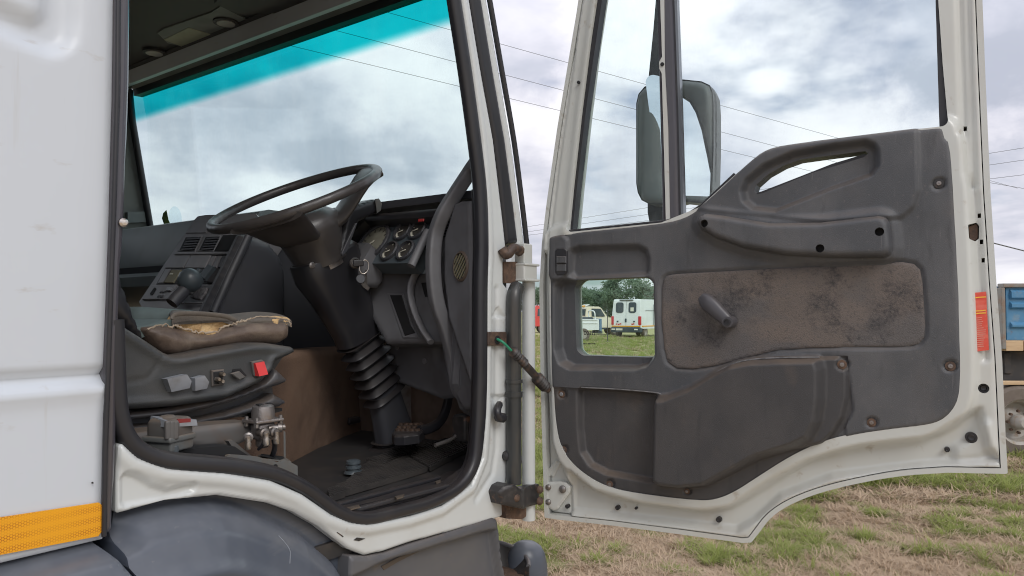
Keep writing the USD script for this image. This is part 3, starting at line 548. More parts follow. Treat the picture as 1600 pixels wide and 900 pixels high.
rl = [sg_line(D, [(1494, -240), (1500, 0), (1507, 200), (1511, 270), (1524, 305), (1527, 350), (1532, 430), (1540, 560)]), sg_line(D, [(1506, -240), (1512, 0), (1519, 200), (1523, 290)])]
lowpan = D.poly([(892, 735), (930, 765), (1000, 785), (1095, 798), (1140, 792), (1200, 752), (1260, 720), (1340, 700), (1440, 690), (1500, 655), (1530, 640), (1545, 700), (1560, 720), (1440, 728), (1300, 745), (1220, 775), (1180, 812), (1150, 830), (890, 800)])
lstrip = D.poly([(830, 395), (858, 395), (861, 560), (866, 690), (880, 740), (890, 760), (890, 830), (830, 830)])
lpil = sg_line(D, [(925, -240), (895, 100), (872, 260), (858, 385)])
pil_in = sg_line(D, [(953, -110), (930, 0), (907, 170), (894, 290), (887, 362)])
cornerp = D.poly([(1543, 640), (1552, 700), (1535, 718), (1490, 722), (1492, 700), (1512, 690), (1530, 660)], r=.01)
dh = add(groove(hem, .004, .0022), up(ridge, .016, .014), up(lowpan, -.019, .018), up(lstrip, -.020, .010), up(cornerp, .010, .022), groove(rl[0], .008, .006), groove(rl[1], .006, .005), groove(lpil, .004, .003), lambda P: .006 * np.exp(-(ld(pil_in, P) / .014) ** 2), edge(g_out, .005), noise_h(.002, 7, 9))
g_hem = g_out.buffer(-.0001).difference(g_out.buffer(-.0105)).difference(g_win.buffer(.02)); g_frame = g_frame.intersection(g_out.buffer(-.0122))
DOORP = obj(T, 'door', [relief(D, g_frame, dh, .045, .0045), relief(D, g_out.difference(g_win.buffer(-.004)).difference(g_lw.buffer(.006)), -.050, .004, None)], M['doorw'])
gb = g_out.difference(g_win).difference(g_lw.buffer(.01)).buffer(-.006)
obj(DOORP, 'inner_cavity_lining', relief(D, gb, -.030, .004, None), M['seam'])
for (c, r) in holes:
    c3 = D.to(D.hit(*c), -.010); obj(DOORP, 'rubber_plug', lathe([(0, .002), (r * .0006, .003), (r * .0008, .0), (r * .00124, .0), (r * .00124, -.006), (0, -.006)], c3, D.N, 18), M['black'])
obj(DOORP, 'latch_plate', relief(D, latch.buffer(-.002), -.012, .004, None), M['rust'])
hpg = D.poly([(849, 755), (872, 753), (882, 755), (889, 762), (888, 771), (869, 797), (862, 799), (850, 791)], n=0, r=.003)
HPL = obj(DOORP, 'hinge_plate', relief(D, hpg, lambda P: -.006 + edge(hpg, .003)(P), .02, .005), M['doorw'])
for x, y, r in ((855.5, 762, .0075), (878, 765, .0095), (855.5, 785, .0075)):
    obj(HPL, 'bolt', lathe([(0, -.004), (r, -.004), (r, .004), (r * .6, .007), (0, .0075)], D.to(D.hit(x, y), -.006), D.N, 12), M['metal'])
for x0 in (856, 862): obj(DOORP, 'pressed_rib', sweep(catmull([D.to(D.hit(x, y), -.019) for x, y in ((x0 - 4, 745), (x0 + 2, 733), (x0 + 10, 722))], 4), .006, .004, D.N, 8), M['doorw'])
obj(DOORP, 'rust_streak', [relief(D, D.poly([(845, 728), (849, 727), (851, 740), (849, 756), (846, 756)]), -.0185, .004, None)], M['rust'])
ws_l = [D.to(D.hit(x, y), .004) for x, y in ((886, 363), (960, 355.5), (1036, 347.5), (1070, 340), (1098, 322), (1150, 273))]
obj(DOORP, 'window_sill_seal', sweep(ws_l, .0055, k=8), M['rubber'])
sls = D.poly([(1180, 306), (1192, 303), (1268, 273), (1352, 247), (1353, 240), (1300, 256), (1262, 271), (1190, 299), (1180, 302)], n=-.004)
obj(DOORP, 'window_sill_seal', relief(D, sls, -.004, .012, None), M['rubber'])
obj(DOORP, 'hem', relief(D, g_hem, -.002, .03, .03), M['doorw'])
# top rail rubber and glass channels
ch_r = D.poly([(1466, -120), (1462, 0), (1468, 195), (1481, 200), (1476, 0), (1472, -120)], n=.004, r=.002)
obj(DOORP, 'glass_channel', relief(D, ch_r, -.004, .03, .006), M['rubber'])
ch_l = D.poly([(946, -110), (930, 0), (907, 170), (894, 290), (887.5, 364), (892.5, 363), (900, 290), (914, 170), (939, 0), (955, -110)], r=.001)
obj(DOORP, 'glass_channel', relief(D, ch_l, -.006, .03, .006), M['rubber'])
dbar = D.poly([(1024, -170), (1027, 0), (1032, 170), (1036, 352), (1065, 344), (1060, 170), (1054, 0), (1051, -170)], n=.0)
B1 = obj(DOORP, 'division_bar', relief(D, dbar, lambda P: .004 + edge(dbar, .004)(P), .04, .006), M['bstrip'])
wb = D.poly([(1030, -170), (1033, 0), (1036, 90), (1031.5, 98), (1031.5, 108), (1035.5, 116), (1038, 200), (1042, 346), (1048, 345), (1045, 200), (1040, 108), (1039, 0), (1036.5, -170)])
obj(B1, 'bar_trim', relief(D, wb, .0075, .004, None), M['doorw'])
obj(B1, 'bar_lip', relief(D, D.poly([(1049, -170), (1052.5, 0), (1058.5, 170), (1062.5, 344), (1065.5, 344), (1061, 170), (1055, 0), (1051.5, -170)]), .006, .02, None), M['black'])
obj(B1, 'screw', disc(D, D.hit(1036.5, 102), .0045, .010), M['slot'])
obj(DOORP, 'screw', disc(D, D.hit(906, 130), .004, .0095), M['slot'])
cut = sg.Polygon(D.pts([(1044, -300), (1047, 0), (1053, 170), (1057, 380), (1700, 380), (1700, -300)]))
gg = g_win.buffer(.006).union(g_trim.buffer(-.01).intersection(D.poly([(1060, 345), (1150, 250), (1230, 215), (1480, 190), (1480, 240), (1200, 320)])))
obj(DOORP, 'window_glass', relief(D, gg.intersection(cut), -.022, .004, None), M['glass'])
obj(DOORP, 'quarter_glass', relief(D, gg.difference(cut.buffer(.004)), -.020, .004, None), M['glassq'])
LW = obj(DOORP, 'lower_window', relief(D, g_lw.buffer(.008), -.030, .004, None), M['glasslo'])
tx = meshkit.text_mesh('IVECO', .0095, .0005, bold=True); v = np.array(tx.vertices); v[:, 0] = v[:, 0].max() - v[:, 0]; v[:, 1] -= v[:, 1].min()
a0, a1 = D.hit(912, 523.5, -.027), D.hit(929.5, 523.5, -.027); v[:, 0] *= (a1 - a0)[0] / v[:, 0].max(); v[:, 1] *= 1.0
obj(LW, 'etched_lettering', piece(trimesh.Trimesh(D.to(v[:, :2] + a0, -.0285 + v[:, 2] * 0 + v[:, 2]), tx.faces[:, ::-1], process=False), False), M['slot'])
for k, (xa, xb) in enumerate(((911, 915), (916, 917.5), (918.5, 923), (924, 926), (927, 930))):
    obj(LW, 'etched_mark', relief(D, D.poly([(xa, 536.4), (xb, 536.4), (xb, 538), (xa, 538)], n=-.028), -.0285, .0004, None), M['black'])
# ---- trim panel
slot_rec = D.poly([(1163, 300), (1170, 284), (1196, 262), (1240, 243), (1300, 232), (1352, 225), (1366, 230), (1371, 240), (1371, 262), (1362, 275), (1300, 296), (1215, 330), (1180, 326), (1166, 315)], r=.008)
g_t = g_trim.difference(slot).difference(g_lw.buffer(.006))
rec_lw = D.poly([(873, 446), (882, 440), (1014, 436), (1022, 442), (1024, 556), (1014, 570), (995, 575), (895, 574), (880, 566), (873, 545)], r=.012)
sw_blk = D.poly([(864, 372), (886, 368), (893, 376), (894, 425), (886, 436), (868, 439), (862, 430)], r=.006)
grip_rec = D.poly([(896, 392), (908, 388), (1000, 386), (1012, 392), (1016, 405), (1016, 428), (900, 436), (893, 425)], r=.01)
ins_px = [(1040, 436), (1046, 431), (1060, 428.5), (1200, 421), (1410, 410), (1428, 413), (1438, 422), (1442, 445), (1446, 510), (1444, 527), (1436, 537), (1420, 541), (1270, 543), (1215, 547), (1165, 559), (1120, 571), (1085, 576), (1060, 574), (1046, 565), (1041, 545), (1037, 500), (1037, 450)]
g_ins = D.poly(ins_px, r=.006)
pock = D.poly([(1031, 640), (1034, 620), (1050, 617), (1085, 603), (1120, 582), (1150, 567), (1180, 561), (1225, 559), (1310, 558), (1322, 564), (1326, 585), (1325, 620), (1318, 650), (1305, 672), (1285, 690), (1240, 700), (1190, 715), (1150, 735), (1110, 754), (1070, 757), (1040, 754), (1029, 745)], r=.006)
pock2 = D.poly([(1032, 640), (1034, 620), (1050, 618), (1085, 604), (1120, 583), (1150, 568), (1180, 562), (1225, 560), (1282, 559), (1287, 575), (1287, 620), (1282, 655), (1268, 680), (1240, 693), (1190, 708), (1150, 730), (1110, 752), (1070, 756), (1040, 753), (1030, 745)], r=.006)
lrec = D.poly([(907, 610), (912, 606), (1020, 614), (1028, 618), (1027, 752), (1005, 748), (950, 738), (925, 725), (912, 705), (908, 670)], r=.012)
llow = D.poly([(866, 604), (1024, 614), (1034, 617), (1050, 616), (1085, 602), (1120, 581), (1150, 566), (1180, 559), (1225, 556), (1325, 556), (1334, 640), (1322, 665), (1318, 900), (850, 900)], r=.004)
bulge = D.poly([(1432, 150), (1436, 300), (1428, 325), (1410, 342), (1300, 350), (1100, 330), (1000, 300), (1200, 150)], r=.012)
arm_px = [(1086, 345), (1090, 336), (1100, 332), (1125, 335), (1200, 347), (1280, 346), (1372, 335), (1384, 338), (1390, 348), (1394, 385), (1391, 397), (1380, 402), (1300, 402), (1225, 398), (1160, 387), (1115, 371), (1092, 357)]
g_arm = D.poly(arm_px, n=.055, r=.008)
arm_sh = g_arm.buffer(.012)
bolts = [((1467, 287), 7), ((1317, 569), 7), ((1485, 572), 7), ((1362, 660), 6.5), ((877, 616), 7), ((880, 703), 6.5), ((952, 757), 6.5), ((1073, 768), 5)]
wells = [sg.Point(D.hit(*c, .02)).buffer(r * 1.5 / FPX * 1.35, 10) for c, r in bolts]
TRIM_N = .018
th_ = add(lambda P: np.full(len(P), TRIM_N), up(rec_lw, -.030, .014), up(sw_blk, .008, .006), up(grip_rec, -.018, .016), up(slot_rec, -.022, .014), up(bulge, .007, .010), up(arm_sh, .010, .02),
          up(g_ins.buffer(.004), -.005, .006), up(llow, -.004, .004), up(lrec, -.020, .010), up(pock, .016, .008), up(pock2, .036, .020), edge(g_trim, .010), noise_h(.0025, 8, 11), *[up(w, -.005, .003) for w in wells])
lowcut = D.poly([(800, 604), (866, 604), (1024, 614), (1034, 617), (1050, 616), (1085, 602), (1120, 581), (1150, 566), (1180, 559), (1225, 556), (1325, 556), (1331, 640), (1322, 668), (1300, 690), (1300, 900), (800, 900)], n=.02)
TR = obj(DOORP, 'trim_panel', relief(D, g_t.difference(lowcut), th_, .030, .0035), M['trim'])
obj(DOORP, 'map_pocket', relief(D, g_t.intersection(lowcut), th_, .030, .0035), M['trimlo'])
obj(DOORP, 'trim_insert', relief(D, g_ins, add(lambda P: np.full(len(P), TRIM_N - .001), edge(g_ins, .003), noise_h(.003, 14, 21)), .008, .0045), M['insert'])
def arm_h(P):
    d = np.clip(sd(g_arm, P) / .013, 0, 1); return .055 - .024 * (1 - np.sqrt(np.maximum(0, 1 - (1 - d) ** 2))) + .004 * ss((P[:, 1] - 2.0) / .1)
ab = [(1100, 349), (1281, 388), (1374, 362)]
ga = g_arm
for c in ab: ga = ga.difference(sg.Point(D.hit(*c, .055)).buffer(.0085, 10))
AR = obj(DOORP, 'armrest', relief(D, ga, arm_h, .05, .004), M['trim'])
for c in ab: obj(AR, 'screw_hole', disc(D, D.hit(*c, .04), .011, .036, .004), M['slot'])
for (c, r), w in zip(bolts, wells):
    o = D.to(D.hit(*c, .012), TRIM_N - .006 if c[1] < 600 else TRIM_N - .010); r *= 1.5 / FPX
    rusty = c[1] > 550
    o = D.to(D.hit(*c, .012), float(th_(np.array([D.hit(*c, .015)]))[0]) + .0002)
    S_ = obj(DOORP, 'screw', lathe([(0, .0), (r * 1.05, .0), (r * 1.05, .0018), (r * .75, .0022), (0, .0022)], o, D.N, 16), M['rust'] if rusty else M['blackmetal'])
    obj(S_, 'screw_head', lathe([(0, .0022), (r * .55, .0022), (r * .45, .0042), (r * .18, .0044), (r * .16, .003), (0, .003)], o, D.N, 14), M['alu'] if c[0] != 877 else M['switch'])
worn_lit = mat('worn_lit_edge', (.20, .195, .195), .5, layers=[((.08, .08, .084), 60, .42, .6, .8)])
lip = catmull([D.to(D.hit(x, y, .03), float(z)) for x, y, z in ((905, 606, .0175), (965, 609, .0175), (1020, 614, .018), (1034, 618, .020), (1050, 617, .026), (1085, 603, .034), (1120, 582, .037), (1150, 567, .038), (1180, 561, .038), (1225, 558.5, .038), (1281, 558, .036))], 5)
obj(DOORP, 'worn_lip', sweep(lip, .0016, k=6), worn_lit)  # pale line: worn edge with the lip's highlight put into its colour
# switch in the block by the hinge, small catch at the top right
obj(DOORP, 'door_switch', plate(D, [(867, 392), (870, 388), (882, 388), (886, 392), (886, 424), (882, 430), (870, 430), (867, 424)], TRIM_N + .0095, .006, r=.003), M['black'])
obj(DOORP, 'rocker', [plate(D, [(869, 400), (884, 400), (884, 411), (869, 411)], TRIM_N + .014, .008), plate(D, [(869, 412), (884, 412), (884, 424), (869, 424)], TRIM_N + .011, .008)], M['trim'])
obj(DOORP, 'catch', plate(D, [(1449, 204), (1466, 202), (1466, 234), (1450, 236)], TRIM_N - .003, .006, r=.001), M['black'])
obj(DOORP, 'catch_slot', plate(D, [(1453, 209), (1461, 208), (1461, 228), (1453, 229)], TRIM_N - .0015, .006), M['slot'])
# window crank
pa, pb = D.to(D.hit(1096, 463, .04), .040), D.to(D.hit(1138, 503, .05), .050)
cr = np.linspace(pa, pb, 9); rw = np.array([.010, .0165, .0185, .0185, .0178, .0165, .0155, .0148, .012])
CR = obj(DOORP, 'window_crank', [sweep(cr, rw, rw * .75, D.N, 16, .9), lathe([(0, -.03), (.013, -.03), (.012, .01), (0, .01)], pb, D.N, 18)], M['crank'])
obj(CR, 'hub_ring', lathe([(0, .012), (.0075, .012), (.0075, .0165), (.0052, .0165), (.0052, .013), (0, .013)], pb, D.N, 18), M['black'])
for k in range(7): obj(DOORP, 'stamped_mark', plate(D, [(848 + (k % 2) * .6, 527 + k * 3.4), (852.5, 526.6 + k * 3.4), (852.5, 528 + k * 3.4), (848 + (k % 2) * .6, 528.4 + k * 3.4)], -.0192, .002, bev=0, at=-.02), M['bstrip'])
# red warning label on the door edge
lab = D.poly([(1515, 458), (1541, 455.5), (1545.5, 547), (1521, 550)], n=.006)
LB = obj(DOORP, 'warning_label', relief(D, lab, .0035, .0008, None), mat('red_label_print', (.62, .075, .045), .45, layers=[((.70, .22, .16), (30, 30, 60), .5, .7, .6)]))
yel = mat('yellow_label_print', (.78, .42, .05), .5); pk = mat('pale_label_print', (.66, .26, .20), .5)
for y in (464.5, 485.5, 489.5): obj(LB, 'label_line', plate(D, [(1520, y), (1540.5, y - 1.6), (1540.6, y + .2), (1520.1, y + 1.8)], .0042, .0005, bev=0, at=.006), yel)
rnd = random.Random(4)
for y in np.arange(497, 545, 3.2):
    x0 = 1519 + (y - 497) * .07; x1 = x0 + rnd.uniform(14, 21)
    obj(LB, 'label_line', plate(D, [(x0, y), (x1, y - 1.4), (x1, y - .3), (x0, y + 1.1)], .0042, .0005, bev=0, at=.006), pk)
# ---- mirror outside the door
Mo = Frame(D.O - .16 * D.N, D.A, D.B)
MA = obj(DOORP, 'mirror_arm', relief(Mo, Mo.poly([(1021, -200), (1020, -20), (1015, 40), (1008, 110), (1006, 150), (1006, 330), (1010, 352), (1030, 352), (1034, 330), (1036, -200)]), -.03, .03, .01), M['rubber'])
hp = [(991.5, 160), (995, 145), (1004, 134), (1024, 122), (1040, 121), (1060, 121.5), (1094, 125), (1107, 131), (1111.5, 142), (1113, 160), (1113, 230), (1111, 295), (1107, 310), (1095, 317), (1062, 314), (1040, 319), (1012, 318), (1000, 312), (994, 300), (991.5, 285)]
gh = Mo.poly(hp, n=.03, r=.006)
gm_px = [(1020, 128), (1032, 131), (1060, 145), (1072, 153), (1082, 168), (1092, 195), (1101, 235), (1107, 272), (1109, 295), (1106, 303), (1098, 306), (1066, 305), (1040, 300), (1032, 270), (1030, 200), (1024, 160)]
gm = Mo.poly([(x + 5 * (x > 1070), y) for x, y in gm_px], n=.022, r=.004)
fr_ = gh.difference(gm)
lcol = Mo.poly([(985, 100), (1001, 100), (1001, 330), (985, 330)], n=.03)
mgl = sg_line(Mo, [(1002, 150), (1001, 305)], .03)
ep = np.array(shapely.segmentize(gh, .01).exterior.coords)[:-1]; cg_ = ep.mean(0)
shell = [Mo.to(cg_ + (ep - cg_) * s, n) for s, n in ((1., .018), (1., -.03), (.985, -.06), (.93, -.085), (.80, -.10))]
MH = obj(DOORP, 'mirror_housing', [relief(Mo, fr_, lambda P: .030 + edge(gh, .020)(P) - .005 * np.exp(-(ld(mgl, P) / .004) ** 2) - .016 * np.exp(-(np.abs(sd(gm, P)) / .016)), .010, .005), loft_piece([shell[0]] + shell[1:] + [np.tile(Mo.to(cg_, -.102), (len(ep), 1))], cap=False, smooth=50)], M['mirrorh'])
ma = math.radians(18); mO = Mo.to(Mo.hit(1034, 220, .012), .012)
mfr = Frame(mO, math.cos(ma) * D.A - math.sin(ma) * D.N, (0, 0, 1) + .05 * D.N)
obj(MH, 'mirror_glass', relief(mfr, mfr.poly(gm_px).buffer(.018), 0, .004, None), M['mirror'])

# ================================================================== the cab's shell
FLOOR = 1.25
HD, HT = 1.99, 2.585          # windscreen bottom and top
WS = Frame((.06, 2.1, HD), (0, -1, 0), (-.1, 0, 1))     # seen from inside: right is towards the door
glass = sg.Polygon([(-.06, -.12), (1.98, -.12), (1.86, (HT - HD) + .03), (-.06, (HT - HD) + .03)])
SC = obj(T, 'windscreen', relief(WS, glass, 0, .006, .1), M['screen'])
st = WS.hit(259, 344)
S1 = obj(SC, 'licence_disc', relief(WS, sg.Point(WS.hit(274, 342)).buffer(.052, 16), .0018, .0006, None), glass_mat('clear_sticker', (.93, .98, 1.0)))
cres = WS.poly([(261, 328), (256, 333), (254, 341), (257, 350), (263, 356), (269, 357), (270.5, 354), (267, 350), (264, 343), (262.5, 335)])
obj(S1, 'sticker_edge', relief(WS, cres, .0030, .0008, None), mat('leaf_green_print', (.16, .24, .035), .6, layers=[((.05, .08, .02), 60, .45, .6, .8)]))
# roof, left side, rear wall, front panel below the glass, floor
roof = sg.Polygon([(-2.15, .03), (-.28, .03), (-.02, .28), (-.02, 2.17), (-2.15, 2.17)])
RF = Frame((0, 0, 2.98), (1, 0, 0), (0, 1, 0))
obj(T, 'roof', relief(RF, roof, 0, .03, .2), M['panel'])
LW2 = Frame((0, 2.17, 0), (1, 0, 0), (0, 0, 1))
lwin = sg.Polygon([(-.92, 2.0), (-.2, 2.0), (-.25, 2.55), (-.92, 2.55)])
lw_out = sg.Polygon([(-2.15, 1.2), (-.06, 1.2), (-.06, 1.98), (-.16, 2.62), (-.14, 2.96), (-2.15, 2.96)])
obj(T, 'left_side', relief(LW2, lw_out.difference(lwin), 0, .03, .1), M['panel'])
obj(T, 'left_side_lining', relief(Frame((0, 2.135, 0), (1, 0, 0), (0, 0, 1)), sg.Polygon([(-2.1, 1.25), (-.07, 1.25), (-.07, 1.95), (-.17, 2.6), (-2.1, 2.9)]).difference(lwin), 0, .03, .1), M['header'])
obj(T, 'left_window', relief(LW2, lwin.buffer(.01), -.01, .004, .1), M['glass'])
RW = Frame((-2.13, 0, 0), (0, -1, 0), (0, 0, 1))
obj(T, 'rear_wall', relief(RW, sg.box(-2.15, 1.2, -.03, 2.96), 0, .03, .2), M['panel'])
FP = Frame((.10, 0, 0), (0, 1, 0), (0, 0, 1))
obj(T, 'front_panel', relief(Frame((.16, 2.15, 0), (0, -1, 0), (0, 0, 1)), sg.box(.02, 1.05, 1.93, 1.95), 0, .03, .2), M['white'])
obj(T, 'corner_panel', [loft_piece([np.array([[-.10, .05, w], [.02, .11, w], [.12, .20, w], [.16, .26, w], [.13, .26, w], [.10, .22, w], [.0, .14, w], [-.12, .08, w]]) for w in (1.19, 1.95)], smooth=40)], M['white'])
obj(T, 'front_roof_panel', relief(Frame((.03, 2.15, 0), (0, -1, 0), (-.05, 0, 1)), sg.box(.02, HT + .0, 1.86, 2.99), 0, .02, .2), M['panel'])
FL = Frame((0, 0, FLOOR), (1, 0, 0), (0, 1, 0))
obj(T, 'floor_pan', relief(Frame((0, 0, FLOOR - .03), (1, 0, 0), (0, 1, 0)), sg.Polygon([(-2.1, .02), (-.14, .02), (.45, .42), (.45, 2.12), (-2.1, 2.12)]), 0, .03, .3), M['mat'])
# left windscreen pillar seen through the cab
LP = SIDE(2.09)
obj(T, 'inner_pillar', [relief(LP, LP.poly([(150, 105), (206, 112), (206, 190), (222, 290), (237, 372), (150, 372)]), 0, .05, None)], M['header'])
obj(T, 'pillar_rubber', [sweep([pv(x, y, 2.07) for x, y in ((202, 140), (207, 190), (222, 280), (237, 368))], .014, k=8)], M['black'])
obj(T, 'pillar_catch', [relief(LP, LP.poly([(196, 332), (222, 331), (226, 347), (196, 349)]), .02, .04, None)], M['dashgrey'])
# overhead: header trim, seal, shelf with lamps
v0, v1 = .06, 2.10
def along(prof, va=v0, vb=v1, m=2):
    return loft_piece([np.array([[u, v, w] for u, w in prof]) for v in np.linspace(va, vb, m)], smooth=25)
obj(T, 'screen_seal', along([(.015, HT - .012), (-.022, HT - .014), (-.026, HT + .012), (.01, HT + .014)]), M['black'])
obj(T, 'header_trim', [along([(-.022, HT + .010), (-.050, HT + .026), (-.053, HT + .045), (-.10, HT + .062), (-.10, HT + .09), (.0, HT + .09)])], M['header'])
SW = 2.645
SHF = Frame((0, 0, SW), (1, 0, 0), (0, -1, 0))        # looking up: normal points down
sh_g = sg.box(-2.1, -2.12, -.088, -.05)
SHELF = obj(T, 'overhead_console', relief(SHF, sh_g, add(lambda P: np.zeros(len(P)), edge(sh_g, .015)), .03, .05), M['shelf'])
lipz = along([(-.088, SW - .0), (-.104, SW - .010), (-.118, SW - .004), (-.118, SW + .02), (-.088, SW + .02)])
obj(SHELF, 'console_lip', lipz, M['shelf'])
def shelf_px(px, n=0.): return SHF.poly(px, n)
obj(SHELF, 'lamp_panel', relief(SHF, shelf_px([(246, 50), (255, 44), (330, 18), (345, 8), (388, 30), (290, 72), (262, 66)]), .004, .004, None), M['header'])
obj(SHELF, 'label', relief(SHF, shelf_px([(256, 60), (295, 41), (330, 52), (285, 71)]), .0055, .003, None), M['labely'])
for c in ((353, 32), (241, 79)):
    cc_ = SHF.hit(*c); LM = obj(SHELF, 'reading_lamp', disc(SHF, cc_, .042, .010, .01), M['shelf']); obj(LM, 'lens', disc(SHF, cc_, .030, .013, .004), M['lens'])
rp = SHF.poly([(335, 0), (372, 17), (470, 14), (520, -12), (430, -40), (360, -30)]); obj(SHELF, 'console_pad', relief(SHF, rp, .012, .012, None), M['shelf'])

# ================================================================== dashboard
def cross(prof, va, vb): return along(prof, va, vb)
DB = obj(T, 'dashboard', [cross([(.06, 1.985), (-.10, 1.985), (-.135, 1.975), (-.16, 1.93), (-.19, 1.83), (-.19, 1.80), (.05, 1.6)], 1.02, 2.10)], M['dashgrey'])
obj(DB, 'glovebox_lip', [cross([(-.205, 1.79), (-.235, 1.775), (-.235, 1.74), (-.16, 1.68), (.05, 1.60), (.05, 1.78)], 1.02, 2.10)], M['dashgrey'])
obj(DB, 'glovebox_gap', [cross([(-.15, 1.815), (-.192, 1.815), (-.192, 1.775), (-.15, 1.775)], 1.02, 2.10)], M['slot'])
dvf = frame3(pv(250, 376, 1.45), pv(272, 374, 1.3), pv(255, 369, 1.45))
PF = Frame((-.137, 1.5, 1.972), (0, -1, 0), (.3, 0, 1.))
obj(DB, 'side_vent', plate(PF, [(248, 377), (252, 371), (273, 369), (272, 375), (256, 378)], .008, .02, bev=0), M['slot'])
# lower front bulkhead behind everything, so that no light leaks under the dash
obj(T, 'bulkhead', relief(Frame((.145, 2.12, 0), (0, -1, 0), (0, 0, 1)), sg.box(0, 1.2, 1.88, 1.93), 0, .02, .3), mat('dusty_bulkhead_paint', (.26, .19, .15), .7, layers=[((.12, .08, .06), 12, .45, .68, .8)]))
obj(DB, 'dash_top', relief(Frame((0, 0, 1.955), (1, 0, 0), (0, 1, 0)), sg.Polygon([(-.14, .10), (-.06, .12), (.06, .26), (.06, 1.05), (-.14, 1.05)]), 0, .02, .3), M['dash'])
# centre console
CF = frame3(pv(305, 340, 1.10), pv(400, 340, .75), pv(222, 475, 1.10)); CF = frame3(pv(222, 475, 1.10), pv(335, 480, .75), pv(305, 340, 1.10))
cg = CF.poly([(304, 343), (309, 338), (320, 336), (400, 334), (404, 340), (386, 366), (327, 489), (228, 490), (217, 472)])
CN = obj(T, 'centre_console', relief(CF, cg, 0, .12, .02), M['console'])
def z3(pts): return [(190 + x / 5.624, 340 + y / 5.625) for x, y in pts]
def onC(name, pts, n0, m, th=.006, r=0., par=None, bev=.0015): return obj(par or CN, name, plate(CF, z3(pts), n0, th, r, bev=bev), m)
onC('console_border', [(1095, 130), (1045, 130), (740, 830), (800, 830)], .006, M['dash'], .01)
onC('blank_panel', [(640, 25), (790, 20), (740, 132), (560, 136)], .003, M['console'])
for k, (a, b) in enumerate((((545, 160), (706, 158)), ((720, 158), (872, 154)))):
    (x0, y0), (x1, y1) = a, b
    VN = onC('air_vent', [(x0 + 5, y0), (x1, y1), (x1 - 66, y1 + 140), (x0 - 58, y0 + 134)], .004, M['console'])
    onC('vent_recess', [(x0 + 18, y0 + 10), (x1 - 12, y1 + 10), (x1 - 70, y1 + 128), (x0 - 40, y0 + 126)], .0055, M['slot'], par=VN)
    for j in range(5):
        t = (j + .6) / 5.2; xa = x0 + 18 - 58 * t; xb = x1 - 14 - 58 * t; yy = y0 + 10 + 117 * t
        onC('vane', [(xa + 16, yy), (xb - 2, yy - 8), (xb - 4, yy + 3), (xa + 14, yy + 10)], .009, M['dash'], .004, par=VN, bev=0)
onC('dark_slot', [(890, 152), (1062, 146), (985, 290), (808, 297)], .003, M['slot'])
onC('console_ledge', [(470, 298), (1000, 296), (992, 318), (460, 322)], .008, M['console'])
onC('blank_panel', [(450, 328), (602, 326), (540, 440), (378, 443)], .004, M['console'])
onC('blank_panel', [(610, 326), (786, 326), (728, 442), (548, 440)], .004, M['console'])
for k in range(4):
    x = 795 + k * 45; onC('rocker_switch', [(x, 334), (x + 34, 334), (x - 12, 436), (x - 46, 436)], .006, M['console' if k != 2 else 'dash'])
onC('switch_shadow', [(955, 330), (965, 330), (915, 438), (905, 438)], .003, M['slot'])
onC('black_recess', [(380, 448), (880, 448), (800, 580), (300, 585)], .002, M['dash'])
onC('storage_panel', [(385, 448), (432, 448), (360, 572), (312, 578)], .004, M['console'])
YL = onC('yellow_card', [(440, 456), (522, 456), (452, 572), (366, 570)], .006, M['panely'])
onC('card_mark', [(425, 488), (452, 488), (446, 500), (419, 500)], .0075, M['mark'], .001, par=YL, bev=0)
onC('open_slot', [(540, 466), (650, 464), (640, 482), (530, 486)], .006, M['slot'])
SB = onC('switch_panel', [(268, 592), (482, 590), (395, 716), (178, 718)], .006, M['console'])
onC('switch_hole', [(285, 612), (300, 614), (302, 630), (270, 680), (250, 682), (246, 666)], .0075, M['slot'], par=SB)
for a, b in ((340, 640), (365, 640), (320, 678), (345, 680)): onC('switch', [(a, b), (a + 20, b), (a + 8, b + 20), (a - 12, b + 20)], .0085, M['dash'], par=SB)
onC('switch', [(395, 615), (435, 612), (425, 640), (385, 642)], .012, M['switch'], par=SB)
AT = onC('ashtray', [(520, 596), (820, 596), (742, 746), (430, 746)], .005, M['dash'])
onC('ashtray_rim', [(500, 738), (745, 738), (738, 750), (492, 752)], .012, M['console'], par=AT)
rg = np.random.default_rng(3)
onC('crumpled_cloth', [(570, 640), (640, 632), (700, 616), (750, 612), (735, 660), (690, 715), (600, 700), (625, 672), (560, 662)], .010, M['lilac'], par=AT)
onC('cigarette_lighter', [(505, 738), (545, 738), (545, 752), (505, 754)], .014, M['switch'])
onC('handle_switch', [(760, 405), (805, 430), (720, 535), (672, 508)], .022, M['cluster'], .02)
onC('handle_switch', [(665, 440), (690, 448), (660, 500), (640, 492)], .012, M['cluster'], .02)
onC('dark_keypad', [(820, 450), (900, 450), (830, 570), (720, 560)], .010, M['dash'])
# console side towards the driver and the dark knee bulge
CS = SIDE(.745)
cs_g = CS.poly([(383, 366), (398, 366), (425, 378), (442, 398), (450, 425), (452, 470), (446, 600), (330, 600), (322, 490)], r=.01)
obj(CN, 'console_side', relief(CS, cs_g, lambda P: edge(cs_g, .03)(P), .012, .012), M['dash'])
KB = SIDE(.80)
obj(T, 'dash_knee_bulkhead', relief(KB, KB.poly([(425, 372), (560, 380), (640, 600), (600, 640), (560, 562), (425, 562)]), 0, .02, .05), M['dash'])
obj(CN, 'side_ridge', sweep([pv(x, y, .735) for x, y in ((391, 364), (360, 428), (333, 488))], .011, k=10), M['dash'])
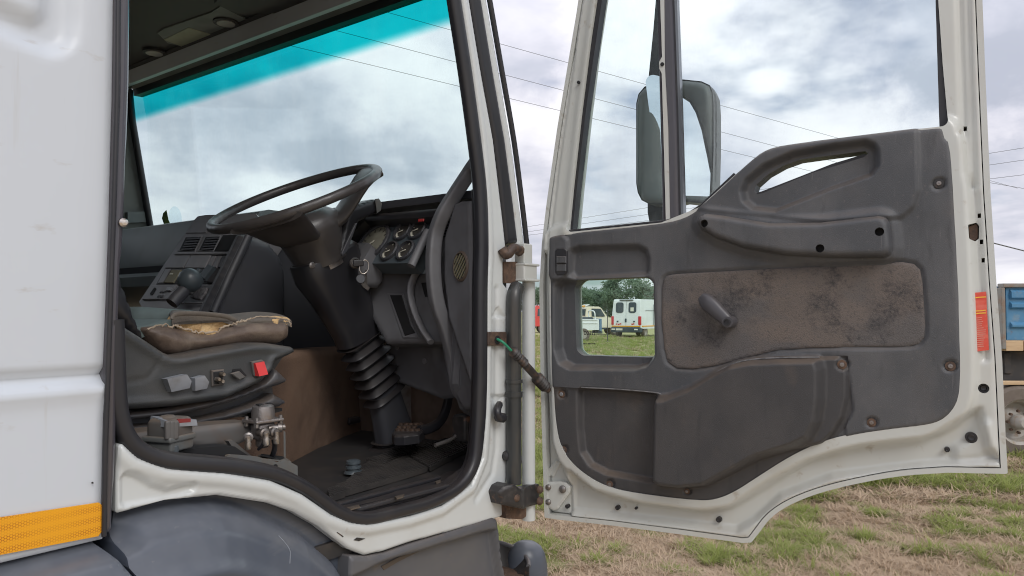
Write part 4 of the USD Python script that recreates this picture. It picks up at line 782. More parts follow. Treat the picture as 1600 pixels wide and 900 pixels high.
# gear lever with its ball knob
kc = pv(297, 438, .80)
GL = obj(T, 'gear_lever', sweep(np.linspace(kc + [0, 0, -.01], pv(268, 474, .80), 5), [.012, .016, .018, .018, .017], k=14), M['dash'])
obj(GL, 'knob', lathe([(0, -.032), (.018, -.028), (.029, -.016), (.033, 0), (.030, .014), (.020, .026), (0, .031)], kc, kc - pv(268, 474, .80), 20, 60), M['cluster'])
# instrument cluster
IF = frame3(pv(530, 413, .58), pv(641, 411, .27), pv(568, 352, .56))
def z4(pts): return [(520 + x / 5, 280 + y / 5) for x, y in pts]
ig = IF.poly(z4([(240, 362), (782, 322), (700, 470), (606, 655), (130, 660), (160, 560)]))
IC = obj(T, 'instrument_cluster', relief(IF, ig, 0, .05, .02), M['cluster'])
hood = IF.poly(z4([(-20, 300), (320, 272), (835, 225), (840, 262), (790, 284), (250, 324), (190, 380), (120, 450), (20, 450)]), n=.035, r=.003)
obj(IC, 'cluster_hood', relief(IF, hood, lambda P: .040 + edge(hood, .008)(P), .035, .008), M['black'])
obj(IC, 'hood_top', [loft_piece([np.array([IF.to(IF.hit(*z4([p])[0], .035), d) for d in (.035, -.06, -.06, .03)]) + np.array([[0, 0, 0], [0, 0, .008], [0, 0, -.02], [0, 0, -.012]]) for p in ((-20, 300), (320, 273), (780, 231))], smooth=20)], M['black'])
def gauge(c, rx, big):
    o = IF.hit(*z4([c])[0]); k = 28; a = np.arange(k) / k * 2 * np.pi
    cir = lambda r: sg.Polygon(o + r * np.c_[np.cos(a), np.sin(a)])
    G_ = obj(IC, 'gauge', [relief(IF, cir(rx).difference(cir(rx * .86)), lambda P: .010 + edge(cir(rx), .003)(P), .012, .004)], M['dash'])
    obj(G_, 'gauge_face', relief(IF, cir(rx * .86), .002, .003, None), M['dial'] if big else M['dialdark'])
    lo = sg.Polygon(o + rx * .8 * np.c_[np.cos(np.linspace(3.4, 6.0, 14)), np.sin(np.linspace(3.4, 6.0, 14))]).difference(cir(rx * .62)) if not big else None
    if lo is not None and not lo.is_empty: obj(G_, 'scale_arc', relief(IF, lo, .003, .001, None), M['mark'])
    for j in range(11 if big else 5):
        t = math.radians(225 - 270 * j / (10 if big else 4)); d = np.array([math.cos(t), math.sin(t)]); p = np.array([-d[1], d[0]])
        obj(G_, 'tick', relief(IF, sg.Polygon([o + rx * (.62 * d + .02 * p), o + rx * (.78 * d + .02 * p), o + rx * (.78 * d - .02 * p), o + rx * (.62 * d - .02 * p)]), .0034, .001, None), M['dialdark'] if big else M['mark'])
    t = math.radians(215 if big else 200); d = np.array([math.cos(t), math.sin(t)]); p = np.array([-d[1], d[0]])
    obj(G_, 'needle', relief(IF, sg.Polygon([o + rx * .05 * p, o + rx * .66 * d, o - rx * .05 * p - rx * .1 * d]), .0062, .0015, None), M['mark'])
gauge((322, 498), .062, True)
for c in ((552, 410), (668, 400), (448, 566), (574, 562)): gauge(c, .031, False)
obj(IC, 'warning_lamp', plate(IF, z4([(665, 308), (710, 306), (706, 326), (662, 330)]), .0425, .003), M['redtell'])
fr_line = lambda pts, r: sweep([IF.to(IF.hit(*z4([p])[0], .012), .012) for p in pts], r, k=8)
obj(IC, 'fascia_edge', [fr_line([(612, 678), (745, 405)], .011)], M['plastic'])
# dash under the cluster
LF = frame3(pv(560, 500, .52), pv(680, 500, .24), pv(566, 425, .54))
lg = LF.poly([(535, 412), (642, 412), (652, 424), (668, 470), (690, 515), (702, 536), (600, 536), (580, 500), (560, 455), (540, 430)], r=.004)
LDH = obj(T, 'lower_dash', relief(LF, lg, lambda P: .0 + edge(lg, .012)(P), .05, .01), M['plastic'])
obj(LDH, 'dash_shelf', [loft_piece([np.array([LF.to(LF.hit(x, y, .03), d) for d in (.035, -.02)] + [LF.to(LF.hit(x + 1, y + 11, .03), d) for d in (-.02, .030)]) for x, y in ((535, 412), (590, 412), (642, 411))], smooth=20)], M['dash'])
def z5(pts): return [(560 + x / 3.333, 430 + y / 3.333) for x, y in pts]
PK = obj(LDH, 'pocket_rim', plate(LF, z5([(150, 95), (232, 95), (285, 268), (312, 326), (230, 326)]), .003, .006), M['plastic'])
obj(PK, 'pocket_recess', plate(LF, z5([(162, 103), (224, 103), (272, 262), (296, 300), (240, 316)]), .0045, .004), M['slot'])
obj(LDH, 'dash_trim', [sweep(catmull([LF.to(LF.hit(*z5([p])[0], .02), .018) for p in ((330, -60), (285, 10), (268, 90), (290, 190), (330, 280), (375, 348))], 5), .008, .012, LF.N, 10)], M['console'])
obj(LDH, 'side_pad', plate(LF, z5([(320, 0), (420, -40), (400, 100), (455, 250), (470, 345), (390, 345), (345, 270), (300, 170), (290, 80)]), .004, .03, r=.006), M['plastic'])
obj(LDH, 'pad_recess', plate(LF, z5([(325, 40), (395, 30), (400, 112), (345, 112)]), .0055, .004), M['slot'])
KF = frame3(pv(620, 600, .48), pv(705, 600, .24), pv(610, 540, .50))
kg = KF.poly(z5([(130, 345), (300, 352), (480, 352), (474, 530), (500, 640), (430, 650), (330, 612), (190, 560), (160, 470)]), r=.006)
kcut = KF.poly(z5([(390, 330), (500, 330), (500, 540), (468, 532), (400, 440)]))
KP = obj(T, 'knee_panel', relief(KF, kg, add(up(kcut, -.012, .012), edge(kg, .012)), .05, .008), M['plastic'])
for p in ((202, 375), (346, 447)): obj(KP, 'screw', disc(KF, KF.hit(*z5([p])[0]), .008, .003), M['console'])
# end pod by the door pillar, speaker, vents, grab handle
PD = frame3(pv(700, 600, .17), pv(744, 600, .045), pv(704, 325, .17))
pg = PD.poly([(700, 323), (722, 316), (745, 315), (748, 420), (748, 640), (722, 640), (700, 600), (684, 520), (684, 400)], r=.004)
pgl = PD.poly([(742, 300), (722, 318), (704, 375), (704, 440), (712, 500), (725, 540), (760, 640), (760, 300)])
PO = obj(T, 'dash_end_pod', relief(PD, pg, add(up(pgl, .022, .010), edge(pg, .01)), .07, .006), M['plastic'])
VT = obj(PO, 'air_vent', plate(PD, z4([(930, 240), (1035, 220), (945, 455), (845, 462)]), .004, .006), M['plastic'])
obj(VT, 'vent_recess', plate(PD, z4([(948, 246), (1008, 234), (986, 282), (925, 290)]), .0055, .004), M['slot'])
obj(VT, 'vent_recess', plate(PD, z4([(885, 326), (950, 322), (928, 448), (850, 454)]), .0055, .004), M['slot'])
for j in range(5):
    y = 345 + j * 22; x = 880 - j * 7; obj(VT, 'vane', plate(PD, z4([(x, y), (x + 64, y - 4), (x + 62, y + 4), (x - 2, y + 8)]), .009, .004, bev=0), M['dash'])
obj(VT, 'vane_knob', plate(PD, z4([(905, 296), (985, 290), (975, 308), (900, 314)]), .012, .006), M['console'])
so = PD.hit(720.5, 416, .022); a = np.arange(28) / 28 * 2 * np.pi
ell = lambda f: sg.Polygon(so + np.c_[.0345 * f * np.cos(a), .0375 * f * np.sin(a)])
SPK = obj(PO, 'speaker_grille', relief(PD, ell(1.).difference(ell(.86)), lambda P: .027 + edge(ell(1.), .004)(P), .006, .004), mat('brown_speaker_ring', (.10, .075, .058), .6))
obj(SPK, 'speaker_hole', relief(PD, ell(.88), .0232, .001, None), M['slot'])
for j in range(-3, 4):
    d, p = unit([.72, .7]), unit([-.7, .72]); c0 = so + p * j * .0095; h = math.sqrt(max(.0001, .0305 ** 2 - (j * .0095) ** 2))
    obj(SPK, 'grille_bar', relief(PD, sg.Polygon([c0 - d * h - p * .0022, c0 + d * h - p * .0022, c0 + d * h + p * .0022, c0 - d * h + p * .0022]), .026, .002, None), M['panely'])
    if j % 2 == 0: d, p = p, d; c0 = so + p * j * .0095; obj(SPK, 'grille_bar', relief(PD, sg.Polygon([c0 - d * h - p * .0012, c0 + d * h - p * .0012, c0 + d * h + p * .0012, c0 - d * h + p * .0012]), .0255, .002, None), M['dash'])
hpts = [(747, 250), (733, 270), (712, 302), (692, 335), (681, 365), (677, 400), (678, 440), (684, 478), (697, 515), (708, 556), (713, 590), (718, 610), (730, 622), (748, 630)]
hv = np.interp(np.arange(14), [0, 1, 4, 9, 11, 13], [.08, .115, .175, .165, .14, .08])
hp3 = catmull([pv(x, y, v) for (x, y), v in zip(hpts, hv)], 5)
obj(T, 'grab_handle', sweep(hp3, .0175, .014, (.3, 1, 0), 16, .45, smooth=30), M['plastic'])
obj(T, 'kick_panel', relief(SIDE(.115), SIDE(.115).poly([(722, 534), (752, 532), (752, 660), (728, 640), (716, 600)]), 0, .02, .02), M['plastic'])
for y, n in ((543, 'screw'), (605, 'clip')): obj(T, n, disc(SIDE(.11), SIDE(.11).hit(730 if y < 600 else 726, y), .009, .003), M['console'] if y < 600 else M['slot'])

# ================================================================== steering
wc, tl = np.array([-.382, .5, 1.944]), .473
wn = np.array([-math.sin(tl), 0, math.cos(tl)]); wa = np.array([math.cos(tl), 0, math.sin(tl)]); wb = np.array([0, 1., 0])
th = np.linspace(0, 2 * np.pi, 97)[:-1]
circ = wc + .218 * (np.cos(th)[:, None] * wa + np.sin(th)[:, None] * wb)
rimr = .0122 + .0012 * np.cos(th * 40)
SWH = obj(T, 'steering_wheel', [sweep(circ, rimr, .0125, wn, 14, closed=True, smooth=70)], M['wheelm'])
def spoke(a, half, w0):
    d = math.cos(a) * wa + math.sin(a) * wb; s = -math.sin(a) * wa + math.cos(a) * wb; R = []
    for t in np.linspace(0, 1, 9):
        r = .215 - .165 * t; z = -.006 - .088 * ss(t * 1.05); hw = half * (1 - .45 * t) ; tk = .013 + .006 * t
        k = np.arange(14) / 14 * 2 * np.pi; R.append(wc + d * r + wn * z + np.sign(np.cos(k))[:, None] * np.abs(np.cos(k))[:, None] ** .6 * hw * s + np.sin(k)[:, None] * tk * wn)
    return loft_piece(R, smooth=60)
obj(SWH, 'spoke', [spoke(math.radians(210), .092, 0)], M['wheelm'])
obj(SWH, 'spoke', [spoke(math.radians(330), .092, 0)], M['wheelm'])
hub_o = wc - wn * .06
obj(SWH, 'hub_cup', [lathe([(0, .018), (.060, .014), (.086, -.006), (.088, -.03), (.080, -.06), (.071, -.10), (.070, -.122), (0, -.124)], hub_o, wn, 32, 50)], M['wheelm'])
obj(SWH, 'hub_collar', [lathe([(0, -.124), (.062, -.124), (.062, -.136), (0, -.136)], hub_o, wn, 28)], M['alu'])
# column: shroud, jacket, bellows, lower tube, boot
V5 = .5
def col(sections, e=.75, k=20, smooth=45):
    P = np.array([pv(x, y, V5) for x, y, h, d in sections]); T_ = np.gradient(P, axis=0); R = []
    for (x, y, h, d), p, t in zip(sections, P, T_):
        t = unit(t); s = unit(np.cross(t, [0, 1, 0])); s = -s if s[0] < 0 else s
        wpx = np.linalg.norm(pv(x + 1, y, V5) - pv(x, y, V5)) * h
        a = (np.arange(k) + .5) / k * 2 * np.pi; R.append(p + (np.sign(np.cos(a)) * np.abs(np.cos(a)) ** e * wpx)[:, None] * s + (np.sign(np.sin(a)) * np.abs(np.sin(a)) ** e * d)[:, None] * np.array([0, 1, 0]))
    return loft_piece(R, smooth=smooth)
SCO = obj(T, 'steering_column', [col([(505, 394, 40, .05), (507, 399, 46, .058), (514, 420, 46, .058), (529, 450, 40, .05), (543, 485, 34, .042), (555, 515, 29, .038), (560, 532, 28, .036)], .6)], M['black'])
obj(SCO, 'column_cap', [col([(548, 396, 16, .07), (552, 400, 18, .072), (558, 420, 20, .072), (560, 440, 18, .07), (560, 450, 12, .06)], .5)], M['plastic'])
bs = []
n = 6
for j in range(n * 6 + 1):
    t = j / (n * 6); x = 564 + (600 - 564) * t; y = 530 + (618 - 530) * t; bs.append((x, y, (27 - 5 * t) + 4.5 * math.cos(2 * math.pi * j / 6), .034 + .008 * math.cos(2 * math.pi * j / 6)))
obj(SCO, 'bellows', [col(bs, .5, 24, 60)], M['rubber'])
obj(SCO, 'lower_tube', [col([(596, 606, 19, .030), (601, 620, 20, .031), (610, 655, 22, .034), (619, 690, 25, .036)], .6)], M['dash'])
bb = []
for j in range(25):
    t = j / 24; bb.append((618 + 6 * t, 682 + 40 * t, 26 + 12 * t + 3 * math.cos(2 * math.pi * j / 6),   .042 + .03 * t + .006 * math.cos(2 * math.pi * j / 6)))
obj(SCO, 'base_boot', [col(bb, .6, 20, 70)], M['black'])
SF = SIDE(.415)
obj(SCO, 'shroud_screw', lathe([(0, 0), (.009, 0), (.009, .003), (.006, .006), (0, .006)], pv(487, 415, .418), (0, -1, 0), 14), M['metal'])
IG = obj(SCO, 'ignition_barrel', lathe([(0, 0), (.015, 0), (.015, .008), (.011, .012), (.010, .004), (0, .004)], pv(554, 412, .424), unit([-.35, -1, .2]), 20), M['metal'])
# stalk on the column
SK = SIDE(.43)
sk = SK.poly([(541, 345), (546, 325), (556, 321), (585, 311), (592, 311), (596, 318), (594, 328), (588, 334), (562, 347), (552, 366), (548, 375), (540, 400), (530, 396), (536, 372)], r=.003)
ST = obj(SCO, 'stalk_switch', relief(SK, sk, lambda P: edge(sk, .012)(P), .035, .006), M['black'])
obj(ST, 'stalk_end', hullp([pv(x, y, v) for v in (.425, .462) for x, y in ((586, 311), (592, 310), (597, 318), (595, 329), (589, 333))]), M['bracket'])
obj(SCO, 'stalk_blade', plate(SIDE(.405), [(556, 349), (559, 348), (543, 392), (536, 400), (534, 396)], 0, .006), M['dash'])

# ================================================================== floor, tunnel, pedals
a_, b_ = pw(462, 720, FLOOR), pw(566, 669, FLOOR)
TN = Frame(a_, b_ - a_, (0, 0, 1))
tg = sg.Polygon([(-.6, -.02), (TN.hit(566, 669)[0] + .25, -.02), (TN.hit(600, 600)[0] + .25, TN.hit(600, 560)[1]), (TN.hit(560, 548)[0], TN.hit(520, 545)[1]), (-.6, TN.hit(450, 545)[1])])
obj(T, 'tunnel_side', relief(TN, tg, add(noise_h(.02, 6, 4), edge(tg, .02)), .05, .012), M['brown'])
topw = TN.hit(520, 545)[1] + FLOOR
obj(T, 'tunnel_top', relief(Frame((0, 0, topw - .004), (1, 0, 0), (0, 1, 0)), sg.box(-1.9, .80, .3, 1.9), 0, .02, .3), M['brown'])
# rubber mat with ribs
mat_px = [(470, 757), (484, 770), (520, 790), (600, 766), (684, 741), (736, 716), (742, 660), (700, 650), (620, 655), (566, 669), (520, 692), (462, 722), (440, 735)]
mg = FL.poly(mat_px).buffer(.04)
MT = obj(T, 'floor_mat', relief(FL, mg.buffer(.1), noise_h(.006, 6, 3), .008, .012), M['mat'])
def ribs(area, dirpx, gap, name):
    g = FL.poly(area); d = unit(FL.hit(*dirpx[1]) - FL.hit(*dirpx[0])); p = np.array([-d[1], d[0]]); c = np.array(g.centroid.coords[0]); P = []
    for k in np.arange(-60, 61):
        o = c + p * k * gap; q = sg.Polygon([o - d * 2 - p * gap * .27, o + d * 2 - p * gap * .27, o + d * 2 + p * gap * .27, o - d * 2 + p * gap * .27]).intersection(g)
        for gg in getattr(q, 'geoms', [q]):
            if gg.geom_type == 'Polygon' and gg.area > 1e-6: P += relief(FL, gg, .013, .012, None, back=False)
    tag(obj(MT, name, P, M['matrib']), kind='stuff')
ribs([(515, 786), (545, 776), (592, 762), (668, 738), (640, 722), (600, 733), (575, 727), (540, 760), (512, 772)], ((520, 786), (684, 738)), .012, 'mat_ribs')
ribs([(600, 730), (640, 718), (672, 738), (690, 728), (724, 712), (735, 700), (700, 690), (655, 702), (620, 715)], ((620, 735), (730, 690)), .012, 'mat_ribs')
ribs([(572, 724), (600, 733), (642, 719), (652, 702), (625, 700), (598, 716)], ((575, 727), (655, 698)), .012, 'mat_ribs')
# sill with tread strip
S2 = frame3(pv(523, 800, .03), pv(738, 748, .03), pw(600, 768, FLOOR + .01))
sgm = S2.poly([(488, 768), (520, 789), (560, 778), (640, 755), (684, 742), (720, 726), (735, 708), (746, 722), (738, 746), (690, 759), (640, 772), (575, 788), (530, 799), (500, 790)])
obj(T, 'sill_tread', [relief(S2, sgm, add(lambda P: np.zeros(len(P)), edge(sgm, .012), noise_h(.006, 14, 6)), .05, .008)], M['rubber'])
RZ = SIDE(.03)
obj(T, 'sill_riser', [relief(RZ, RZ.poly([(476, 760), (500, 776), (523, 797), (575, 786), (640, 771), (700, 756), (744, 722), (752, 740), (700, 790), (575, 822), (515, 808)]), 0, .02, .02)], M['rubber'])
for a, b in (((523, 793), (686, 749)), ((532, 801), (700, 757))):
    A2 = S2.to(S2.hit(*a), .003) if a[1] < 800 else pv(532, 803, .012)
    B2 = S2.to(S2.hit(*b), .003) if b[1] < 750 else pv(700, 760, .012)
    obj(T, 'tread_ridge', sweep(np.linspace(A2, B2, 6), .006, k=8), M['black'])
for q_ in ([(541, 799), (560, 794), (563, 797), (548, 801)], [(617, 781), (632, 777), (630, 781), (620, 784)], [(680, 757), (688, 754), (689, 757), (682, 759)]):
    obj(T, 'torn_edge', relief(S2, S2.poly(q_), .007, .003, None), M['brownscuff'])
o = pw(552, 744, FLOOR); o[2] = FLOOR + .008
FB = obj(T, 'floor_button', lathe([(0, 0), (.023, 0), (.021, .005), (.015, .006), (.015, .011), (.019, .012), (.019, .017), (.014, .018), (.014, .022), (.0175, .023), (.0175, .029), (.011, .032), (0, .032)], o, (0, 0, 1), 22), M['cluster'])
# pale firewall piece, pedals
V6 = SIDE(.55)
obj(T, 'firewall_bracket', relief(V6, V6.poly([(607, 585), (641, 590), (643, 662), (626, 668), (606, 620)]), 0, .02, .02), M['fire'])
pl = [pv(x, y, .33) for x, y in ((702, 600), (700, 625), (695, 645), (686, 660), (672, 669), (655, 673))]
BP = obj(T, 'brake_pedal', [sweep(catmull(pl, 5), .014, .010, (0, 1, 0), 10, .7)], M['black'])
PF_ = frame3(pv(612, 676, .36), pv(660, 672, .31), pv(618, 664, .44))
pg_ = PF_.poly([(612, 676), (620, 664), (634, 659), (655, 660), (664, 668), (655, 677), (632, 680), (616, 680)], r=.003)
PDL = obj(BP, 'pedal_pad', relief(PF_, pg_, lambda P: edge(pg_, .006)(P), .02, .006), M['black'])
for i in range(5):
    for j in range(3):
        c = PF_.hit(622 + i * 7.5 + j * 2.5, 673 - j * 4.6); obj(PDL, 'stud', disc(PF_, c, .0075, .005, .006, 10), M['foam' if 0 else 'bootm'])
obj(T, 'accelerator_link', [sweep(catmull([pv(x, y, .16) for x, y in ((732, 652), (720, 655), (714, 668), (713, 680), (702, 688), (680, 696))], 5), .005, k=8)], M['metal'])
obj(T, 'accelerator_hinge', [rbox(pv(728, 668, .15), (.06, .05, .07), .01)], M['blackmetal'])
obj(T, 'tunnel_clip', [rbox(pv(548, 657, .80), (.06, .04, .02), .006, A=(1, .2, 0)), rbox(pv(536, 655, .80), (.03, .03, .012), .004)], M['black'])

# ================================================================== driver's seat and what is mounted beside it
VS = .20
SS = SIDE(VS)
def zs(pts): return [(180 + x / 3.213, 440 + y / 3.214) for x, y in pts]
base_px = zs([(-60, 130), (35, 215), (150, 288), (255, 358), (285, 370), (330, 372), (500, 340), (690, 308), (760, 308), (895, 328), (908, 340), (905, 358), (850, 385), (805, 402), (800, 440), (740, 505), (560, 590), (300, 628), (20, 648), (-60, 650)])
gbse = SS.poly(base_px, r=.004)
def seat_h(P): return edge(gbse, .012)(P) + .006 * np.exp(-((sd(gbse, P) - .010) / .007) ** 2)
SEAT = obj(T, 'driver_seat', [relief(SS, gbse, add(seat_h, groove(sg_line(SS, zs([(25, 515), (165, 485), (200, 440), (230, 380)])), .0025, .003)), .04, .006),
                              relief(SIDE(VS + .05), SIDE(VS + .05).poly(zs([(-60, 300), (240, 420), (760, 330), (860, 350), (780, 470), (-60, 640)])), 0, .42, None)], M['seatp'])
# seat base lip
# cushion: foam core, leather side, top
cside = zs([(150, 232), (210, 222), (300, 222), (330, 226), (390, 245), (440, 254), (500, 248), (560, 225), (612, 205), (700, 192), (830, 188), (862, 190), (884, 198), (897, 222), (897, 262), (889, 286), (850, 312), (700, 316), (460, 345), (330, 372), (275, 368), (200, 310)])
CV = SIDE(VS + .035)
gcs = CV.poly(cside, r=.004)
wr = lambda P: .014 * (meshkit.fbm(np.c_[P[:, 0] * 9 + P[:, 1] * 12, P[:, 1] * 16, P[:, 0] * 3], 4, 3) - .5)
obj(SEAT, 'cushion_side', relief(CV, gcs, add(lambda P: .006 + edge(gcs, .035)(P), wr, groove(sg_line(CV, zs([(335, 240), (380, 290), (410, 350)])), .006, .006), groove(sg_line(CV, zs([(250, 300), (270, 330), (285, 360)])), .004, .005)), .03, .005), M['leather'])
# top: sections across the seat
def top_ring(v, pts): return np.array([pv(180 + x / 3.213, 440 + y / 3.214, v) for x, y in pts])
near = [(285, 186), (300, 176), (400, 162), (520, 168), (612, 198), (660, 192), (740, 180), (830, 185), (862, 188), (886, 198)]
mid = [(275, 170), (300, 158), (400, 160), (520, 166), (600, 160), (680, 152), (740, 152), (800, 158), (850, 172), (878, 188)]
far = [(270, 160), (300, 140), (400, 150), (500, 160), (600, 162), (680, 160), (740, 162), (800, 168), (850, 178), (870, 186)]
R_ = [top_ring(VS + .045, near), top_ring(VS + .10, mid), top_ring(VS + .40, far)]
Rs = [np.vstack([catmull(r, 4), (catmull(r, 4) - [0, 0, .012])[::-1]]) for r in R_]
obj(SEAT, 'cushion_top', [loft_piece(Rs, smooth=60)], M['leatop'])
FV = SIDE(VS + .06)
fo = FV.poly(zs([(300, 200), (315, 176), (420, 176), (540, 180), (620, 196), (700, 180), (800, 172), (850, 178), (870, 200), (840, 230), (560, 270), (440, 280), (330, 250), (305, 226)]))
obj(SEAT, 'foam', relief(FV, fo, add(lambda P: .022 * meshkit.fbm(np.c_[P * 55, P[:, :1] * 0], 4, 4), edge(fo, .008)), .03, .004), M['foam'])
fray = catmull([pv(180 + x / 3.213, 440 + y / 3.214, VS + .022) for x, y in ((165, 232), (240, 222), (300, 222), (330, 228), (390, 247), (440, 256), (500, 250), (560, 227), (612, 206), (660, 196))], 6)
rg = np.random.default_rng(9); fray = fray + rg.normal(0, .0017, fray.shape)
obj(SEAT, 'frayed_edge', [sweep(fray, .0011 + .0012 * rg.random(len(fray)), k=6)], M['frayed'])
fr2 = catmull([pv(180 + x / 3.213, 440 + y / 3.214, VS + .03) for x, y in ((612, 204), (660, 192), (700, 180), (760, 175), (830, 186), (858, 192), (876, 206), (884, 228))], 6)
obj(SEAT, 'piping', [sweep(fr2 + rg.normal(0, .0007, fr2.shape), .0014, k=6)], M['frayed'])
flap = [(282, 202), (290, 168), (340, 158), (440, 168), (540, 180), (600, 196), (540, 182), (440, 180), (340, 186), (300, 196)]
obj(SEAT, 'torn_flap', [sweep(catmull([pv(180 + x / 3.213, 440 + y / 3.214, VS + .03) for x, y in ((284, 188), (292, 172), (320, 162), (400, 160), (500, 167), (560, 176), (606, 196))], 5), .005, .003, (0, 1, .6), 8)], M['leatop'])
BO = SIDE(VS + .36)
bol = BO.poly(zs([(60, 250), (90, 150), (110, 132), (160, 126), (280, 134), (400, 142), (500, 160), (560, 200), (560, 260)]), r=.004)
obj(SEAT, 'cushion_centre', [relief(BO, bol, lambda P: edge(bol, .03)(P), .10, .008), relief(SIDE(VS + .06), SIDE(VS + .06).poly(zs([(60, 240), (120, 228), (300, 190), (300, 240), (60, 300)])), 0, .3, None)], M['teal'])
# backrest
BK = SIDE(VS + .02)
bk = BK.poly([(60, 180), (150, 170), (175, 300), (193, 420), (203, 452), (221, 500), (239, 536), (226, 532), (190, 508), (100, 470)], r=.006)
obj(SEAT, 'backrest', relief(BK, bk, lambda P: edge(bk, .03)(P), .50, .010), M['black'])
# bellows of the air suspension
for k, px in enumerate(([(-60, 690), (20, 668), (160, 652), (300, 636), (440, 606), (560, 580), (680, 542), (760, 500), (795, 462), (800, 432), (820, 438), (876, 490), (878, 502), (850, 518), (720, 560), (600, 606), (440, 650), (300, 676), (150, 692), (25, 702), (-60, 712)],
                        [(-60, 745), (60, 728), (250, 712), (400, 694), (560, 660), (680, 622), (760, 590), (800, 562), (815, 568), (872, 602), (872, 612), (840, 630), (700, 662), (560, 700), (400, 728), (250, 742), (60, 756), (-60, 764)])):
    bv = VS + .015 + .02 * k; g = SIDE(bv).poly(zs(px), r=.002)
    obj(SEAT, 'suspension_bellows', relief(SIDE(bv), g, lambda P, g=g: .0 + edge(g, .016)(P), .40, .005), M['bellow'])
obj(SEAT, 'bellows_core', [relief(SIDE(VS + .07), SIDE(VS + .07).poly(zs([(-60, 600), (500, 560), (780, 460), (800, 640), (760, 660), (-60, 780)])), 0, .34, None)], M['bellow'])
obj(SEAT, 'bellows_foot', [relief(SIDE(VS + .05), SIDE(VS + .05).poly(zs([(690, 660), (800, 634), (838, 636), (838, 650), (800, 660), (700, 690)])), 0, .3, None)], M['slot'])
# seat switches
def sw(name, px, d, m, bev=.003): return obj(SEAT, name, plate(SIDE(VS - d), zs(px), 0, d + .004, bev=bev), m)
for px, d in (([(262, 490), (362, 467), (384, 500), (384, 536), (292, 556)], .020), ([(402, 486), (450, 472), (472, 504), (470, 538), (412, 550)], .018)):
    f = SIDE(VS - d).pts(zs(px)); obj(SEAT, 'paddle_switch', hullp(np.vstack([SIDE(VS - d).to(f[[0, 1, 2]]), SIDE(VS - .004).to(f), SIDE(VS - d + .006).to(f[[2, 3, 4]] * 1.0), SIDE(VS + .003).to(f)]), 25), M['switch'])
CX = sw('socket_plate', [(486, 447), (549, 440), (550, 518), (489, 526)], .006, M['rail'], .002)
obj(CX, 'socket_face', plate(SIDE(VS - .0075), zs([(494, 455), (542, 449), (543, 511), (496, 518)]), 0, .003), M['slot'])
for p in ((531, 465), (526, 500), (508, 490)): obj(CX, 'pin', lathe([(0, 0), (.0045, 0), (.0045, .008), (.003, .011), (0, .011)], pv(180 + p[0] / 3.213, 440 + p[1] / 3.214, VS - .0075), (0, -1, 0), 12), M['brass'])
SL = sw('open_switch_slot', [(590, 440), (630, 436), (660, 472), (640, 490), (585, 465)], .001, M['slot'], 0)
obj(SL, 'loose_switch', plate(SIDE(VS - .012), zs([(582, 462), (625, 450), (658, 480), (625, 494)]), 0, .006), M['rail'])
RS = sw('switch_frame', [(686, 403), (740, 392), (750, 400), (752, 468), (704, 478), (698, 470)], .008, M['rail'], .002)
obj(RS, 'red_switch', hullp([SIDE(VS - d).to(SIDE(VS - .01).hit(180 + x / 3.213, 440 + y / 3.214)) for x, y, d in ((697, 410, .014), (742, 401, .014), (748, 432, .011), (703, 440, .011), (750, 464, .022), (706, 474, .022), (697, 410, .004), (742, 401, .004), (750, 464, .004), (706, 474, .004))], 25), M['red'])
# rail, tray and bracket in front of the suspension
VR = .135
RFm = SIDE(VR)
rl_ = RFm.poly(zs([(60, 770), (180, 752), (360, 735), (560, 715), (690, 706), (705, 720), (705, 780), (600, 828), (350, 832), (60, 842)]))
RAIL = obj(T, 'seat_rail', [relief(RFm, rl_, lambda P: -.012 * ss((P[:, 1] - RFm.hit(330, 675)[1]) / .03) + edge(rl_, .004)(P), .05, .006)], M['rail'])
obj(T, 'cable_tray', [relief(SIDE(VR - .05), SIDE(VR - .05).poly(zs([(60, 845), (180, 842), (210, 850), (560, 826), (600, 828), (700, 895), (560, 900), (60, 905)])), 0, .04, None)], M['slot'])
obj(RAIL, 'rail_foot', [relief(SIDE(VR - .03), SIDE(VR - .03).poly(zs([(568, 800), (590, 796), (690, 880), (690, 900), (640, 900), (600, 850)])), 0, .012, None)], M['rail'])
z6 = lambda pts: [(180 + x / 4, 600 + y / 4) for x, y in pts]
br = SIDE(.05)
BR = obj(T, 'valve_bracket', [relief(SIDE(.075), SIDE(.075).poly(z6([(690, 448), (720, 440), (880, 452), (1020, 490), (1060, 470), (1140, 512), (1142, 590), (1090, 590), (900, 540), (700, 470)]), r=.003), 0, .006, None),
                              hullp([pv(*z6([p])[0], v) for p, v in (((1052, 290), .16), ((1064, 300), .16), ((1066, 470), .15), ((1054, 470), .15), ((1052, 290), .15), ((1064, 300), .15))]),
                              hullp([pv(*z6([p])[0], v) for p, v in (((880, 462), .078), ((1100, 484), .078), ((1060, 455), .155), ((900, 440), .155), ((880, 468), .078), ((1100, 490), .078))])], M['bracket'])
obj(BR, 'hole', disc(SIDE(.075), SIDE(.075).hit(*z6([(998, 514)])[0]), .004, .003, .002), M['slot'])
obj(BR, 'bracket_shadow', [hullp([pv(*z6([p])[0], v) for p, v in (((905, 448), .085), ((1080, 486), .085), ((1050, 456), .15), ((915, 436), .15), ((905, 446), .085), ((1050, 452), .15))])], M['slot'])
